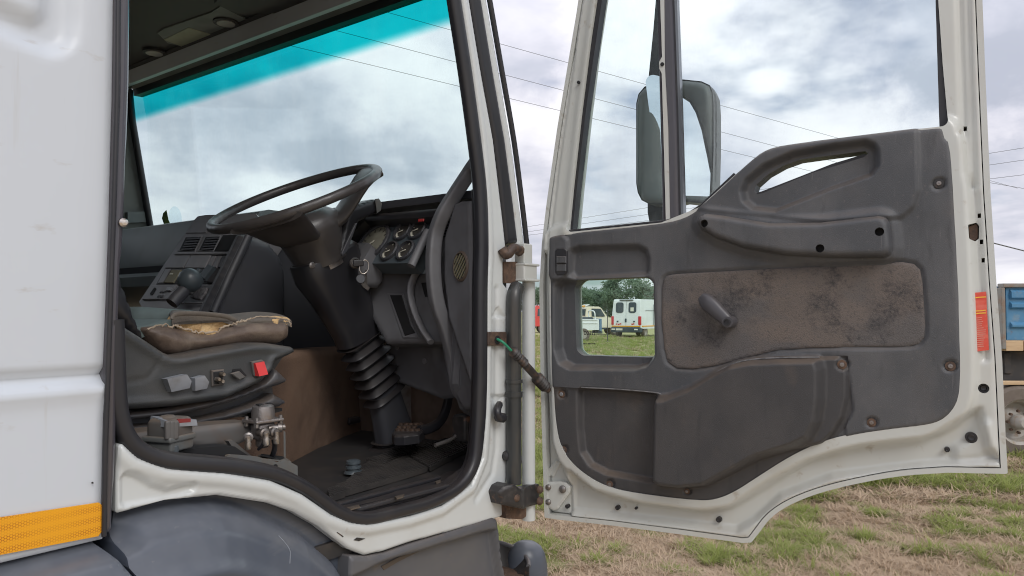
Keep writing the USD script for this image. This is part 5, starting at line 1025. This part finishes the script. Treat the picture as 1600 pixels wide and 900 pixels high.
# rocker-like control box with a red mark
bx0 = pv(266, 678, .085)
CB = obj(T, 'control_box', [rbox(pv(266, 690, .085), (.052, .05, .026), .004, A=(1, .35, 0)), rbox(pv(265, 683, .085), (.060, .056, .010), .003, A=(1, .35, 0))], M['bracket'])
obj(CB, 'box_body', [rbox(pv(266, 668, .085), (.054, .05, .034), .008, A=(1, .35, 0)), rbox(pv(262, 660, .09), (.036, .036, .024), .012, A=(1, .35, 0))], M['rail'])
obj(CB, 'box_cap', [hullp([bx0 + np.array(q) for q in ((-.022, -.026, .026), (.030, -.026, .022), (.030, .02, .022), (-.022, .02, .030), (-.024, -.026, .016), (.032, -.026, .012), (.032, .02, .012), (-.024, .02, .016))])], M['switch'])
obj(CB, 'red_mark', [hullp([bx0 + np.array(q) for q in ((-.002, -.0262, .0262), (.020, -.0262, .0245), (.020, -.006, .0245), (-.002, -.006, .0265), (-.002, -.0262, .020), (.020, -.0262, .019))])], mat('dark_red_mark', (.20, .02, .02), .4))
obj(CB, 'grey_ribs', [rbox(pv(262 + k * 6, 672, .055), (.010, .008, .030), .003) for k in range(3)], M['rail'])
obj(CB, 'tie_bolt', [rbox(pv(273, 710, .06), (.010, .010, .03), .003)], M['cluster'])
# air valve
vo = pv(411, 655, .115)
pxm = 1.55 / FPX
VK = .80
def scaled(ps):
    out = []
    for p in ([ps] if isinstance(ps, tuple) else ps):
        out += [(vo + (q[0] - vo) * VK, q[1], q[2]) for q in (p if isinstance(p, list) else [p])]
    return out
AV = obj(T, 'air_valve', scaled([lathe([(0, .036), (.018, .035), (.024, .030), (.026, .018), (.026, .0), (0, 0)], vo, (0, 0, 1), 24, 40), rbox(vo + [0, 0, -.002], (.075, .06, .008), .003), rbox(vo + [0, 0, -.026], (.046, .04, .040), .008), lathe([(0, 0), (.016, 0), (.016, -.05), (.011, -.055), (0, -.055)], vo + [0, 0, -.01], (0, 0, 1), 18)]), M['alu'])
for dx in (-.012, .012): obj(AV, 'cap_slot', scaled(rbox(vo + [dx, -.004, .033], (.014, .016, .008), .002)), M['slot'])
for dx, dy in ((-.032, -.022), (.032, -.022), (.032, .02), (-.03, .02)): obj(AV, 'bolt', scaled(lathe([(0, -.014), (.006, -.014), (.006, -.004), (.0045, .008), (0, .009)], vo + [dx, dy, 0], (0, 0, 1), 8)), M['metal'])
for (x, y), dn in (((382, 690), (-.6, -.8, 0)), ((411, 682), (-.1, -1, 0)), ((429, 680), (.15, -1, 0)), ((440, 672), (1, -.5, .1))):
    p = pv(x, y, .085); d = unit(dn)
    FT = obj(AV, 'fitting', scaled([lathe([(0, -.02), (.009, -.02), (.009, .0), (.011, .0), (.011, .008), (.007, .010), (.007, .016), (0, .016)], p, d, 12)]), M['metal'])
    if y > 675: obj(FT, 'elbow', scaled([lathe([(0, .004), (.006, .002), (.006, -.010), (.0072, -.012), (.0072, -.022), (.006, -.026), (0, -.026)], p + d * .014, (0, 0, 1), 12)]), M['brass'])
obj(AV, 'air_hose', scaled([sweep(catmull([pv(432, 694, .083), pv(434, 704, .083), pv(433, 716, .09), pv(428, 730, .11)], 4), .006, k=10)]), M['rubber'])
obj(AV, 'air_hose', scaled([sweep(catmull([pv(413, 696, .083), pv(410, 706, .085), pv(402, 714, .10)], 4), .004, k=8)]), M['rubber'])
# keys hanging from the ignition
ig0 = pv(556, 414, .415)
KY = thing('key_bunch', 'small bunch of keys hanging from the ignition switch on the steering column', 'keys', HINGE, 53.0)
obj(KY, 'key_in_lock', [rbox(pv(560, 411, .40), (.028, .006, .018), .003, A=(.8, -.5, .1))], M['black'])
kr = pv(569, 417, .395); a = np.linspace(0, 2 * np.pi, 29)[:-1]
obj(KY, 'key_ring', [sweep(kr + .0145 * (np.cos(a)[:, None] * np.array([.75, -.4, .1]) + 1.25 * np.sin(a)[:, None] * np.array([.1, 0, 1])), .0016, k=8, closed=True)], M['chrome'])
obj(KY, 'key_head', [lathe([(0, -.003), (.011, -.003), (.012, 0), (.011, .003), (0, .003)], pv(563, 436, .395), (-.5, -1, .2), 18)], M['dash'])
obj(KY, 'key_blade', [hullp([pv(x, y, v) for v in (.392, .395) for x, y in ((563, 441), (568, 438), (578, 450), (575, 454), (568, 449))])], M['chrome'])
obj(KY, 'key_blade', [hullp([pv(x, y, v) for v in (.398, .400) for x, y in ((570, 422), (573, 422), (574, 446), (572, 450), (570, 446))])], M['metal'])

# ================================================================== ground
rng = np.random.default_rng(11)
GN = 260
gnodes = {'g': ('geometry', {}), 'n1': ('noise_texture', {'scale': 1.3, 'detail': 7, 'roughness': .6}), 'r1': ('map_range', {'from_min': .48, 'from_max': .68, 'to_min': 0, 'to_max': .8, 'clamp': True}),
          'n2': ('noise_texture', {'scale': 14., 'detail': 10, 'roughness': .78}), 'soil': ('rgb_ramp', {'ramp': [(0.3, (.25, .175, .115)), (.46, (.37, .28, .19)), (.60, (.47, .375, .265)), (.8, (.56, .47, .34))]}),
          'n3': ('noise_texture', {'scale': 40., 'detail': 5, 'roughness': .7}), 'grass': ('rgb_ramp', {'ramp': [(.3, (.22, .235, .09)), (.5, (.33, .335, .15)), (.7, (.44, .42, .24))]}),
          'mx': ('mix', {}), 'p': ('principled_bsdf', {'roughness': .95, 'specular_ior_level': .15}), 'b': ('bump', {'distance': .02, 'strength': .8}),
          'sp': ('separate_xyz', {}), 'far': ('map_range', {'from_min': 7, 'from_max': 18, 'to_min': 0, 'to_max': .9, 'clamp': True}), 'mxf': ('math', {'math_type': 'maximum'})}
glinks = [('g.position', 'n1.vector'), ('n1.fac', 'r1.value'), ('g.position', 'n2.vector'), ('n2.fac', 'soil.fac'), ('g.position', 'n3.vector'), ('n3.fac', 'grass.fac'), ('soil.color', 'mx.color1'), ('grass.color', 'mx.color2'),
          ('g.position', 'sp.vector'), ('sp.y', 'far.value'), ('r1.result', 'mxf.value1'), ('far.result', 'mxf.value2'), ('mxf.value', 'mx.fac'), ('mx.color', 'p.base_color'), ('n3.fac', 'b.height'), ('b.normal', 'p.normal')]
GM = MK('dry_grass_ground', gnodes, glinks, surface='p.BSDF')
xs = np.concatenate([-np.geomspace(1500, 14, 18), np.linspace(-12, 16, 170), np.geomspace(18, 1500, 18)]); ys = np.concatenate([-np.geomspace(1500, 10, 14), np.linspace(-8, 16, 150), np.geomspace(17, 2500, 26)])
X, Y = np.meshgrid(xs, ys, indexing='ij'); dd = np.hypot(X - 4, Y - 5)
Zg = (meshkit.fbm(np.stack([X * .9, Y * .9, X * 0], -1), 4, 2) - .5) * .10 * np.clip(1.6 - dd / 14, 0, 1)
Vg = np.stack([X, Y, Zg], -1).reshape(-1, 3); i, j = np.meshgrid(np.arange(len(xs) - 1), np.arange(len(ys) - 1), indexing='ij'); k = (i * len(ys) + j).ravel()
Fg = np.vstack([np.stack([k, k + len(ys), k + len(ys) + 1], 1), np.stack([k, k + len(ys) + 1, k + 1], 1)])
tag(obj('/World', 'ground', (Vg, Fg, vnorm(Vg, Fg)), GM), kind='structure')
def gz(x, y):
    d = np.hypot(x - 4, y - 5); return (meshkit.fbm(np.stack([x * .9, y * .9, x * 0], -1), 4, 2) - .5) * .10 * np.clip(1.6 - d / 14, 0, 1)
def leaf_mat(name, c1, c2, tr=.35):
    return MK(name, {'o': ('object_info', {}), 'x': ('mix', {'color1': c1, 'color2': c2}), 'gi': ('geometry', {}), 'd': ('principled_bsdf', {'roughness': .6, 'specular_ior_level': .25}), 't': ('translucent_bsdf', {}), 'm': ('mix_closure', {'fac': tr})},
              [('gi.random_per_island', 'x.fac'), ('x.color', 'd.base_color'), ('x.color', 't.color'), ('d.BSDF', 'm.closure1'), ('t.BSDF', 'm.closure2')], surface='m.closure')
GR = leaf_mat('green_grass_blade', (.27, .305, .09), (.43, .425, .18)); GR2 = leaf_mat('pale_grass_blade', (.30, .31, .13), (.45, .41, .24)); DR = leaf_mat('dry_grass_blade', (.46, .35, .24), (.66, .54, .40), .2)
def tuft(nb, h, spread, lean, seed, flat=0.):
    r = np.random.default_rng(seed); V, F = [], []
    for _ in range(nb):
        a, rad = r.uniform(0, 6.283), spread * math.sqrt(r.random()); b = np.array([rad * math.cos(a), rad * math.sin(a), -.005]); hh = h * r.uniform(.45, 1.1)
        a2 = a + r.normal(0, .9); d = np.array([math.cos(a2), math.sin(a2), 0]); ln = lean * r.uniform(.4, 1.5); s = np.array([-d[1], d[0], 0]) * r.uniform(.0016, .0034)
        o = len(V); z1 = hh * (1 - flat)
        for t, wd in ((0, 1.), (.5, .85), (1, .1)):
            p = b + d * ln * hh * t ** 1.7 + np.array([0, 0, z1 * (t - .28 * ln * t * t)]) + [0, 0, .004]; V += [p - s * wd, p + s * wd]
        F += [[o, o + 1, o + 3], [o, o + 3, o + 2], [o + 2, o + 3, o + 5], [o + 2, o + 5, o + 4]]
    return np.array(V), np.array(F)
gp = '/World/grass'
PI = UsdGeom.PointInstancer.Define(stage, gp); tag(gp, kind='stuff')
protos = []
for nm, args, m in (('green_tuft', (40, .075, .045, .9, 1), GR), ('green_tuft', (26, .12, .035, .8, 2), GR), ('green_tuft', (34, .05, .06, 1.2, 3), GR2), ('dry_tuft', (30, .07, .06, 1.2, 4), DR), ('dry_litter', (34, .10, .11, 1.3, 5, .9), DR), ('short_tuft', (50, .03, .09, .9, 6), GR), ('dry_litter', (40, .06, .13, 1.5, 7, .93), DR)):
    V, F = tuft(*args); protos.append(obj(gp, nm, (V, F, vnorm(V, F)), m))
PI.CreatePrototypesRel().SetTargets([Sdf.Path(p) for p in protos])
def scatter(n, x0, x1, y0, y1):
    return rng.uniform(x0, x1, n), rng.uniform(y0, y1, n)
PX, PY = [], []
for n_, b in ((42000, (-.6, 6.4, 3.0, 9.0)), (14000, (-.5, 9, 8.6, 16)), (12000, (-.5, 16, 15, 50))):
    x, y = scatter(n_, *b); PX.append(x); PY.append(y)
x, y = np.concatenate(PX), np.concatenate(PY)
cl = meshkit.fbm(np.stack([x * 1.5, y * 1.5, x * 0 + 1.5], -1), 4, 7); fine = meshkit.fbm(np.stack([x * 5.5, y * 5.5, x * 0], -1), 3, 9)
green = cl * .55 + fine * .45 + .085 * np.clip((y - 6.1) / .9, 0, 1) + np.where(y > 15, .05, 0)
u_ = rng.random(len(x)); keep = u_ < np.where(green > .56, .95, np.where(green > .50, .7, .9))
ty = np.where(green > .58, rng.choice([0, 0, 1, 2, 5, 3], len(x)), np.where(green > .52, rng.choice([2, 3, 4, 5, 6], len(x)), rng.choice([4, 6, 6, 6, 3, 4], len(x))))
x, y, ty, green = x[keep], y[keep], ty[keep], green[keep]
sc = rng.uniform(.5, 1.2, len(x)) * np.where(y > 14, 2.2, 1) * np.where((y > 6.4) & (y < 14), 1.7, 1.0)
ang = rng.uniform(0, 360, len(x))
PI.CreateProtoIndicesAttr(Vt.IntArray.FromNumpy(ty.astype(np.int32)))
PI.CreatePositionsAttr(Vt.Vec3fArray.FromNumpy(np.stack([x, y, gz(x, y)], 1).astype(np.float32)))
PI.CreateScalesAttr(Vt.Vec3fArray.FromNumpy(np.repeat(sc[:, None], 3, 1).astype(np.float32)))
h_ = np.radians(ang) / 2
PI.CreateOrientationsAttr(Vt.QuathArray([Gf.Quath(float(math.cos(t)), 0, 0, float(math.sin(t))) for t in h_]))

# ================================================================== trees far behind
BARK = mat('grey_bark', (.12, .09, .07), .9); 
LEAF = [leaf_mat('dark_hazed_leaf', (.14, .20, .15), (.24, .31, .23)), leaf_mat('mid_hazed_leaf', (.16, .22, .15), (.27, .33, .23)), leaf_mat('pale_hazed_leaf', (.19, .24, .18), (.30, .35, .27))]  # distance haze is put into these lightened, slightly blue leaf colours
def tree(px, dist, h, wd, lm, seed, label, flatness=.6, gaps=0.):
    r = np.random.default_rng(seed); x = (px - 800) / FPX * dist
    P = thing('tree', label, 'tree', (x, dist, 0), 0, None)
    tr = [sweep(catmull([(0, 0, -.1), (.1 * wd, .05, h * .25), (-.03 * wd, 0, h * .5), (.05 * wd, 0, h * .8)], 4), np.linspace(.045, .012, 13) * h * .6, k=8)]
    C = []
    for b in range(9):
        a, t = r.uniform(0, 6.28), r.uniform(.3, .75); e = np.array([math.cos(a) * wd * .36 * r.uniform(.5, 1), math.sin(a) * wd * .36 * r.uniform(.5, 1), h * min(.93, t + r.uniform(.12, .3))]); s = np.array([0, 0, h * t])
        tr.append(sweep(catmull([s, (s + e) / 2 + r.normal(0, .04 * h, 3), e], 3), np.linspace(.016, .005, 7) * h * .6, k=5)); C.append((e, r.uniform(.16, .27) * wd))
    for _ in range(16):
        a, q = r.uniform(0, 6.28), math.sqrt(r.random()); z = h * r.uniform(.22, .92); f = math.sqrt(max(.05, 1 - ((z / h - .5) / .55) ** 2)); C.append((np.array([math.cos(a) * wd * .46 * q * f, math.sin(a) * wd * .46 * q * f, z]), r.uniform(.10, .20) * wd))
    pos = []
    for c, rad in C:
        n = int(190 * (1 - gaps)); d = r.normal(0, 1, (n, 3)); d /= np.linalg.norm(d, axis=1, keepdims=True); pos.append(c + d * rad * (r.random((n, 1)) ** .45) * [1, 1, flatness])
    pos = np.vstack(pos); pos = pos[pos[:, 2] > .25]; n = len(pos); s = r.uniform(.5, 1.2, n)[:, None] * .028 * h
    A = r.normal(0, 1, (n, 3)); A /= np.linalg.norm(A, axis=1, keepdims=True); B = np.cross(A, r.normal(0, 1, (n, 3))); B /= np.linalg.norm(B, axis=1, keepdims=True) + 1e-9
    V = np.stack([pos - A * s, pos - B * s * .6, pos + A * s, pos + B * s * .6], 1).reshape(-1, 3); k = np.arange(n)[:, None] * 4; F = np.vstack([k + [0, 1, 2], k + [0, 2, 3]])
    obj(P, 'trunk', tr, BARK); obj(P, 'crown', (V, F, vnorm(V, F)), lm)
PXD = 80.
for t in [(880, 86, 4.48, 6.0, 0, 'dark bushy tree seen between the cab pillar and the open door'), (903, 80, 4.16, 4.6, 1, 'low green tree behind the cream pickup, leftmost in the small door window'), (921, 84, 4.08, 4.4, 0, 'dark rounded tree behind the cream pickup cab'),
          (940, 82, 4.00, 4.4, 1, 'low bushy tree between the pickup and the white van'), (957, 88, 4.24, 4.6, 0, 'dark low tree at the left edge of the white van roof'), (980, 78, 5.58, 6.2, 1, 'tallest broad green tree above the white van'),
          (1004, 90, 4.16, 4.4, 0, 'dark tree behind the white van, right of the tallest tree'), (1020, 74, 4.48, 4.2, 2, 'pale loose tree at the right edge of the small door window'),
          (842, 84, 4.48, 5.5, 1, 'green tree seen through the gap beside the white hinge tube'), (815, 92, 4.80, 6, 0, 'dark tree hidden mostly by the white hinge tube'), (1050, 86, 4.32, 6, 0, 'dark tree behind the open door right of the small window'), (1090, 82, 4.16, 6, 1, 'green tree behind the open door panel')]:
    px, ds, h, wd, li, lb = t
    if px in (815, 880, 1050, 1090): continue
    tree(px, ds, h, wd, LEAF[li], int(px), lb, gaps=.45 if li == 2 else 0.)

# ================================================================== parked vehicles behind
VWHITE = mat('white_van_paint', (.74, .76, .77), .35, coat=.3, layers=[((.5, .46, .4), 1.2, .5, .8, .35)])
VCREAM = mat('cream_pickup_paint', (.72, .64, .50), .4, coat=.2); VBLUE = mat('blue_trim_paint', (.10, .19, .30), .5); VRED = mat('faded_red_paint', (.55, .06, .05), .4, coat=.2)
TYRE = mat('dusty_tyre', (.13, .105, .085), .85, layers=[((.16, .13, .105), 20, .42, .66, .8)]); RIM = mat('pale_wheel_rim', (.36, .335, .295), .5, layers=[((.28, .18, .11), 14, .5, .7, .7)]); BUMP = mat('dark_bumper', (.05, .065, .075), .6)
LRED = mat('red_lamp', (.50, .02, .03), .25, coat=.5); LWHT = mat('pale_lamp', (.75, .75, .70), .25); ORG = mat('orange_stripe', (.78, .36, .02), .4); PLATE = mat('number_plate', (.66, .64, .55), .5)
def wheel(par, c, r, w, hub=None):
    tprof = [(r * .62, -w / 2), (r * .9, -w / 2), (r * .985, -w * .38), (r, -w * .2), (r, w * .2), (r * .985, w * .38), (r * .9, w / 2), (r * .62, w / 2), (r * .58, 0)]
    k = 36; a = np.arange(k) / k * 2 * np.pi
    ring = [np.asarray(c) + np.c_[p[0] * np.cos(a), np.full(k, p[1]), p[0] * np.sin(a)] for p in tprof]
    Wp = obj(par, 'wheel', [loft_piece(ring + [ring[0]], cap=False, smooth=40)], TYRE)
    pr = [(0, -.05), (.10, -.05), (.13, -.02), (.16, .06), (.36, .16), (.48, .12), (.54, -.10), (.62, -.16), (.64, -.04), (.6, .2), (0, .22)]
    obj(Wp, 'rim', [lathe([(p * r, q * r - w * .22 + .02) for p, q in pr], c, (0, 1, 0), 30, 30)], RIM)
    return Wp
# frame of a vehicle: x runs along its length (front at +x), y to its left, z up
def bodyprofile(prof, w, tuck=.06, r=.05):
    """side outline extruded across the width, its upper part tucked in."""
    g = sg.Polygon(prof).buffer(-r).buffer(r, 4); p = np.array(g.exterior.coords)[:-1]; zs_ = p[:, 1]; zm, zM = zs_.min(), zs_.max(); R = []
    for s in (-1, -.96, .96, 1):
        q = p.copy(); c = q.mean(0)
        if abs(s) == 1: q = c + (q - c) * .985
        R.append(np.c_[q[:, 0], s * w / 2 * (1 - tuck * np.clip((q[:, 1] - zm) / (zM - zm) - .45, 0, 1) / .55), q[:, 1]])
    return loft_piece(R, smooth=35)
def box(x0, x1, y0, y1, z0, z1, r=.02): return rbox(((x0 + x1) / 2, (y0 + y1) / 2, (z0 + z1) / 2), (x1 - x0, y1 - y0, z1 - z0), r)
# white van, rear towards the camera
DV = 47.
vx = (978 - 800) / FPX * DV
VAN = thing('panel_van', 'white panel van seen from behind on the grass, two tinted rear windows and orange stripe', 'van', (vx, DV, 0), 60.)
obj(VAN, 'body', [bodyprofile([(0, .55), (0, 1.2), (.12, 2.35), (.2, 2.42), (3.9, 2.42), (4.5, 1.75), (5.4, 1.35), (5.55, .9), (5.5, .5)], 1.96, .10, .06)], VWHITE)
for s in (-1, 1): obj(VAN, 'rear_door', [hullp([(-.03 + .1 * max(0, (z - 1.2) / 1.15), s * y, z) for z, a, b in ((.72, .015, .86), (1.3, .015, .86), (2.2, .015, .76), (2.26, .015, .7)) for y in (a, b)] + [(.1, s * .015, .75), (.1, s * .8, .75), (.16, s * .7, 2.2)])], VWHITE)
def rounded(y0, y1, z0, z1, r): g = sg.box(y0, z0, y1, z1).buffer(-r).buffer(r, 5); return g
RV = Frame((-.045, 0, 1.3), (0, -1, 0), (.09, 0, 1))
for a, b in ((.17, .68), (-.68, -.17)):
    obj(VAN, 'rear_window', relief(RV, rounded(a, b, .26, .93, .14), .002, .02, None), M['veh_glass'])
obj(VAN, 'window_card', relief(RV, sg.box(.3, .36, .52, .60), .006, .003, None), PLATE)
for s in (-1, 1): obj(VAN, 'tail_lamp', [box(-.05, .1, s * .90 - .09, s * .90 + .09, .80, 1.35, .03)], LRED)
obj(VAN, 'bumper', [box(-.16, .35, -.98, .98, .32, .66, .06)], BUMP)
obj(VAN, 'stripe', [box(-.052, .0, -.95, .95, .68, .75, .004), box(.2, 5.2, -1.0, -.96, .68, .75, .004)], ORG)
obj(VAN, 'number_plate', [box(-.175, -.15, .18, .62, .46, .58, .004)], PLATE)
for y in (.80, -.72): obj(VAN, 'reflector', [box(-.175, -.15, y - .12, y + .12, .48, .56, .006)], LWHT)
for y in (.55, -.55, .0): obj(VAN, 'door_catch', [box(-.07, 0, y - .05, y + .05, .98, 1.06 if y else 1.2, .01)], BUMP)
obj(VAN, 'roof_spoiler', [box(.02, .2, -.45, .45, 2.34, 2.40, .02)], BUMP)
for y, z in ((.62, .84), (.48, .82), (.36, .86), (-.42, .84), (-.52, .86)): obj(VAN, 'red_sticker', [box(-.042, -.03, y - .05, y + .05, z - .03, z + .05, .003)], VRED)
obj(VAN, 'side_seam', [box(.9, 4.0, -.995, -.97, 1.72, 1.74, .003), box(2.3, 2.33, -1.0, -.97, .7, 2.1, .003)], BUMP)
for x in (.95, 4.5):
    for s in (-1, 1): wheel(VAN, (x, s * .86, .36), .36, .22)
# cream pickup, side on, heading right
DP = 52.; pxc = (926 - 800) / FPX * DP
PKP = thing('pickup', 'cream pickup truck standing side on between the white load bed and the van', 'pickup', (pxc - 2.6, DP + .6, 0), 8.)
obj(PKP, 'load_bed', [bodyprofile([(-.2, .55), (-.2, 1.2), (2.0, 1.2), (2.0, .55)], 1.66, .02, .03)], VCREAM)
obj(PKP, 'cab', [bodyprofile([(2.02, .5), (2.02, 1.25), (2.1, 1.92), (2.25, 2.0), (3.0, 1.98), (3.15, 1.9), (3.6, 1.25), (4.75, 1.12), (4.85, .9), (4.85, .5)], 1.68, .12, .05)], VCREAM)
SWN = Frame((0, -.975, 0), (1, 0, 0), (0, .12, 1))
obj(PKP, 'door_window', relief(SWN, sg.Polygon([(2.45, 1.30), (3.42, 1.30), (3.1, 1.84), (2.45, 1.86)]).buffer(-.03).buffer(.03), .05, .02, None), M['veh_glass'])
obj(PKP, 'door', relief(Frame((0, -.846, 0), (1, 0, 0), (0, 0, 1)), sg.box(2.36, .56, 3.56, 1.24), .004, .02, None), mat('pale_cream_door', (.76, .70, .58), .4))
obj(PKP, 'rear_window', [box(2.0, 2.08, -.6, .6, 1.34, 1.82, .01)], M['veh_glass'])
obj(PKP, 'roof_bar', [sweep([(2.0, -.7, 2.02), (2.3, -.7, 2.12), (2.3, .7, 2.12), (2.0, .7, 2.02)], .035, k=8)], VWHITE)
obj(PKP, 'beacon', [box(2.02, 2.24, .1, .5, 1.98, 2.08, .02)], ORG)
obj(PKP, 'sill', [box(2.1, 3.5, -.83, -.78, .40, .54, .01)], BUMP)
for x in (.8, 4.1):
    for s in (-1, 1): wheel(PKP, (x, s * .74, .34), .34, .2)
# white load bed of the nearer pickup, tail to the right
DB2 = 42.; bx = (932 - 800) / FPX * DB2
BED = thing('utility_trailer', 'small white load bed with blue edged tail and pale hoops, nearest the small door window', 'trailer', (bx, DB2, 0), 188.)
obj(BED, 'load_bed', [bodyprofile([(.05, .62), (.05, 1.22), (1.9, 1.22), (1.9, .62)], 1.6, .02, .03)], VWHITE)
obj(BED, 'side_rib', [box(.15, 1.8, .80, .83, .98, 1.02, .01), box(.15, 1.8, .80, .83, 1.17, 1.21, .01)], VWHITE)
obj(BED, 'tailgate', [box(-.10, .04, -.80, .80, .55, 1.25, .03)], VBLUE)
obj(BED, 'hoop', [sweep(catmull([(.25, -.7, 1.2), (.3, -.68, 1.62), (.35, 0, 1.70), (.3, .68, 1.62), (.25, .7, 1.2)], 5), .035, k=8)], VWHITE)
obj(BED, 'hoop', [sweep(catmull([(1.2, -.7, 1.2), (1.2, -.68, 1.72), (1.2, 0, 1.80), (1.2, .68, 1.72), (1.2, .7, 1.2)], 5), .035, k=8)], VWHITE)
obj(BED, 'load', [box(.3, 1.5, -.6, .6, 1.0, 1.34, .1)], BUMP)
obj(BED, 'rear_bumper', [box(-.16, .1, -.7, .7, .42, .56, .02)], BUMP)
obj(BED, 'drawbar', [box(1.9, 3.0, -.05, .05, .45, .53, .01)], BUMP)
for s in (-1, 1): wheel(BED, (.95, s * .74, .36), .36, .2)
# red vehicle beyond
DR_ = 58.; rx = (870 - 800) / FPX * DR_
RED = thing('minibus', 'red minibus mostly hidden behind the open door, glimpsed beside the white hinge tube', 'minibus', (rx - 1.9, DR_, 0), 4.)
obj(RED, 'body', [bodyprofile([(0, .5), (0, 1.25), (.12, 2.0), (.25, 2.1), (3.0, 2.1), (3.5, 1.35), (3.75, 1.1), (3.75, .5)], 1.7, .1, .06)], VRED)
obj(RED, 'side_window', relief(Frame((0, -.975, 0), (1, 0, 0), (0, .10, 1)), sg.Polygon([(.3, 1.3), (3.0, 1.3), (2.75, 1.85), (.35, 1.85)]), .02, .02, None), M['veh_glass'])
obj(RED, 'bumper', [box(-.06, .2, -.84, .84, .35, .6, .04)], BUMP)
for x in (.7, 3.0):
    for s in (-1, 1): wheel(RED, (x, s * .74, .33), .33, .2)
# slender dark post in front of the van
dpx = 46.; POST = thing('fence_post', 'thin dark upright post between the cream pickup and the white van', 'post', ((949 - 800) / FPX * (dpx - 6), dpx - 6, 0), 0)
obj(POST, 'pole', [lathe([(0, 0), (.022, 0), (.022, 1.75), (0, 1.77)], (0, 0, 0), (0, 0, 1), 10)], M['post'])
obj(POST, 'foot', [box(-.1, .1, -.1, .1, -.05, .05, .01)], M['post'])

# ---- blue dropside trailer at the right edge
DT = 8.35; XT = (1563 - 800) / FPX * DT
TRL = thing('trailer', 'blue dropside trailer with timber deck and dusty double tyres at the right edge', 'trailer', (XT, DT, 0), 0.)
TB = mat('weathered_blue_paint', (.06, .19, .33), .5, layers=[((.12, .27, .40), 4, .45, .7, .7), ((.28, .30, .27), 6, .58, .75, .5), ((.16, .09, .05), 18, .64, .74, .7)])
TBG = mat('rusty_grey_frame', (.20, .19, .17), .7, layers=[((.20, .11, .06), 9, .48, .7, .8)]); WOOD = mat('bare_timber', (.52, .37, .22), .8, layers=[((.30, .19, .10), (3, 3, 40), .45, .7, .6)]); CH = mat('dark_chassis', (.035, .033, .032), .7, layers=[((.10, .075, .055), 7, .5, .7, .6)])
zof = lambda y: CAM_H - (y - 486.6) / FPX * DT
zt_, zb_ = zof(443), zof(531)
LEN = 5.2
obj(TRL, 'side_board', [box(.05, LEN, -.02, .02, zb_, zt_ - .03, .004)], TB)
for y0, y1 in ((452, 468), (471, 483), (503, 513)):
    g_ = [(.08, LEN - .02)]; obj(TRL, 'board_rib', [hullp([(x, yy, z) for x in (.09, LEN - .05) for yy, z in ((-.02, zof(y0)), (-.06, zof(y0) - .03), (-.06, zof(y1) + .02), (-.02, zof(y1)))])], TB)
obj(TRL, 'top_rail', [box(.0, LEN, -.06, .05, zt_ - .045, zt_, .008)], TBG)
obj(TRL, 'corner_post', [box(-.03, .012, -.07, .05, zb_ - .1, zt_ - .048, .008)], TBG)
obj(TRL, 'far_side_board', [box(.05, LEN, 2.2, 2.24, zb_, zt_, .004)], TB); obj(TRL, 'tailboard', [box(-.02, .03, .05, 2.2, zb_, zt_ - .03, .004)], TB)
for k in range(26):
    x0 = .02 + k * .2; obj(TRL, 'deck_plank', [box(x0, x0 + .192, -.05, 2.25, zof(548) + .005 * (k % 3 == 1), zof(532), .006)], WOOD)
obj(TRL, 'chassis', [box(.03, LEN, .12, .22, zof(600), zof(549), .01), box(.03, LEN, 1.9, 2.0, zof(600), zof(549), .01)] + [box(x, x + .08, .1, 2.0, zof(585), zof(552), .01) for x in (.1, 1.4, 2.8, 4.2)], CH)
obj(TRL, 'mud_bar', [box(-.02, 1.6, -.02, .06, zof(601), zof(595), .006)], WOOD)
obj(TRL, 'air_tank', [lathe([(0, 0), (.12, .02), (.13, .06), (.13, .5), (.12, .56), (0, .58)], (.14, .3, zof(572)), (0, 1, 0), 18)], CH)
rW = (zof(601) - 0) / 2; xw = (1590 - 1563) / FPX * DT
for xx in (xw, xw + 1.15):
    for yy in (.10, 2.05):
        W_ = wheel(TRL, (xx, yy, rW), rW, .26)
        obj(W_, 'hub', [lathe([(0, -.14), (.055, -.14), (.075, -.10), (.085, 0), (0, 0)], (xx, yy - .06, rW), (0, 1, 0), 16)], RIM)
        for q in range(8): obj(W_, 'wheel_nut', [lathe([(0, -.035), (.014, -.035), (.016, 0), (0, 0)], (xx + .12 * math.cos(q * .785), yy - .055, rW + .12 * math.sin(q * .785)), (0, 1, 0), 6)], M['rust'])
for xx in (xw, xw + 1.15): obj(TRL, 'axle', lathe([(0, 0), (.06, 0), (.06, 2.0), (0, 2.0)], (xx, .1, rW), (0, 1, 0), 12), CH)

# ---- overhead cables
def wpt(px, py, dist):
    o, d = wray(px, py); return o + d * dist / d[1]
def cable(a, b, da, db, label, r=.016, grp='overhead cables crossing the sky', ext=1.2):
    A, B = wpt(*a, da), wpt(*b, db); d = B - A; t = np.linspace(-ext * .5, 1 + ext * .5, 25); P = A + t[:, None] * d; 
    tag(obj('/World', 'power_cable', [sweep(P, r, k=6)], M['wire']), label, 'power cable', grp)
cable((590, 15), (1310, 216), 46, 62, 'uppermost of three thin cables slanting down to the right behind the cab')
cable((515, 45), (1225, 232), 46, 62, 'middle one of three thin cables slanting down to the right behind the cab')
cable((440, 68), (1195, 250), 46, 62, 'lowest of three thin cables slanting down to the right behind the cab')
cable((895, 343), (1600, 231), 70, 50, 'upper thin cable rising to the right beyond the door edge', .014)
cable((895, 352), (1600, 250), 70, 50, 'middle thin cable rising to the right beyond the door edge', .014)
cable((895, 359), (1600, 273), 70, 50, 'lower thin cable rising to the right beyond the door edge', .014)
cable((1550, 286), (1620, 298), 50, 52, 'short thin cable sloping down at the right edge above the trailer', .014)
cable((1557, 381), (1620, 397), 30, 31, 'thick cable sloping down just above the blue trailer', .026)
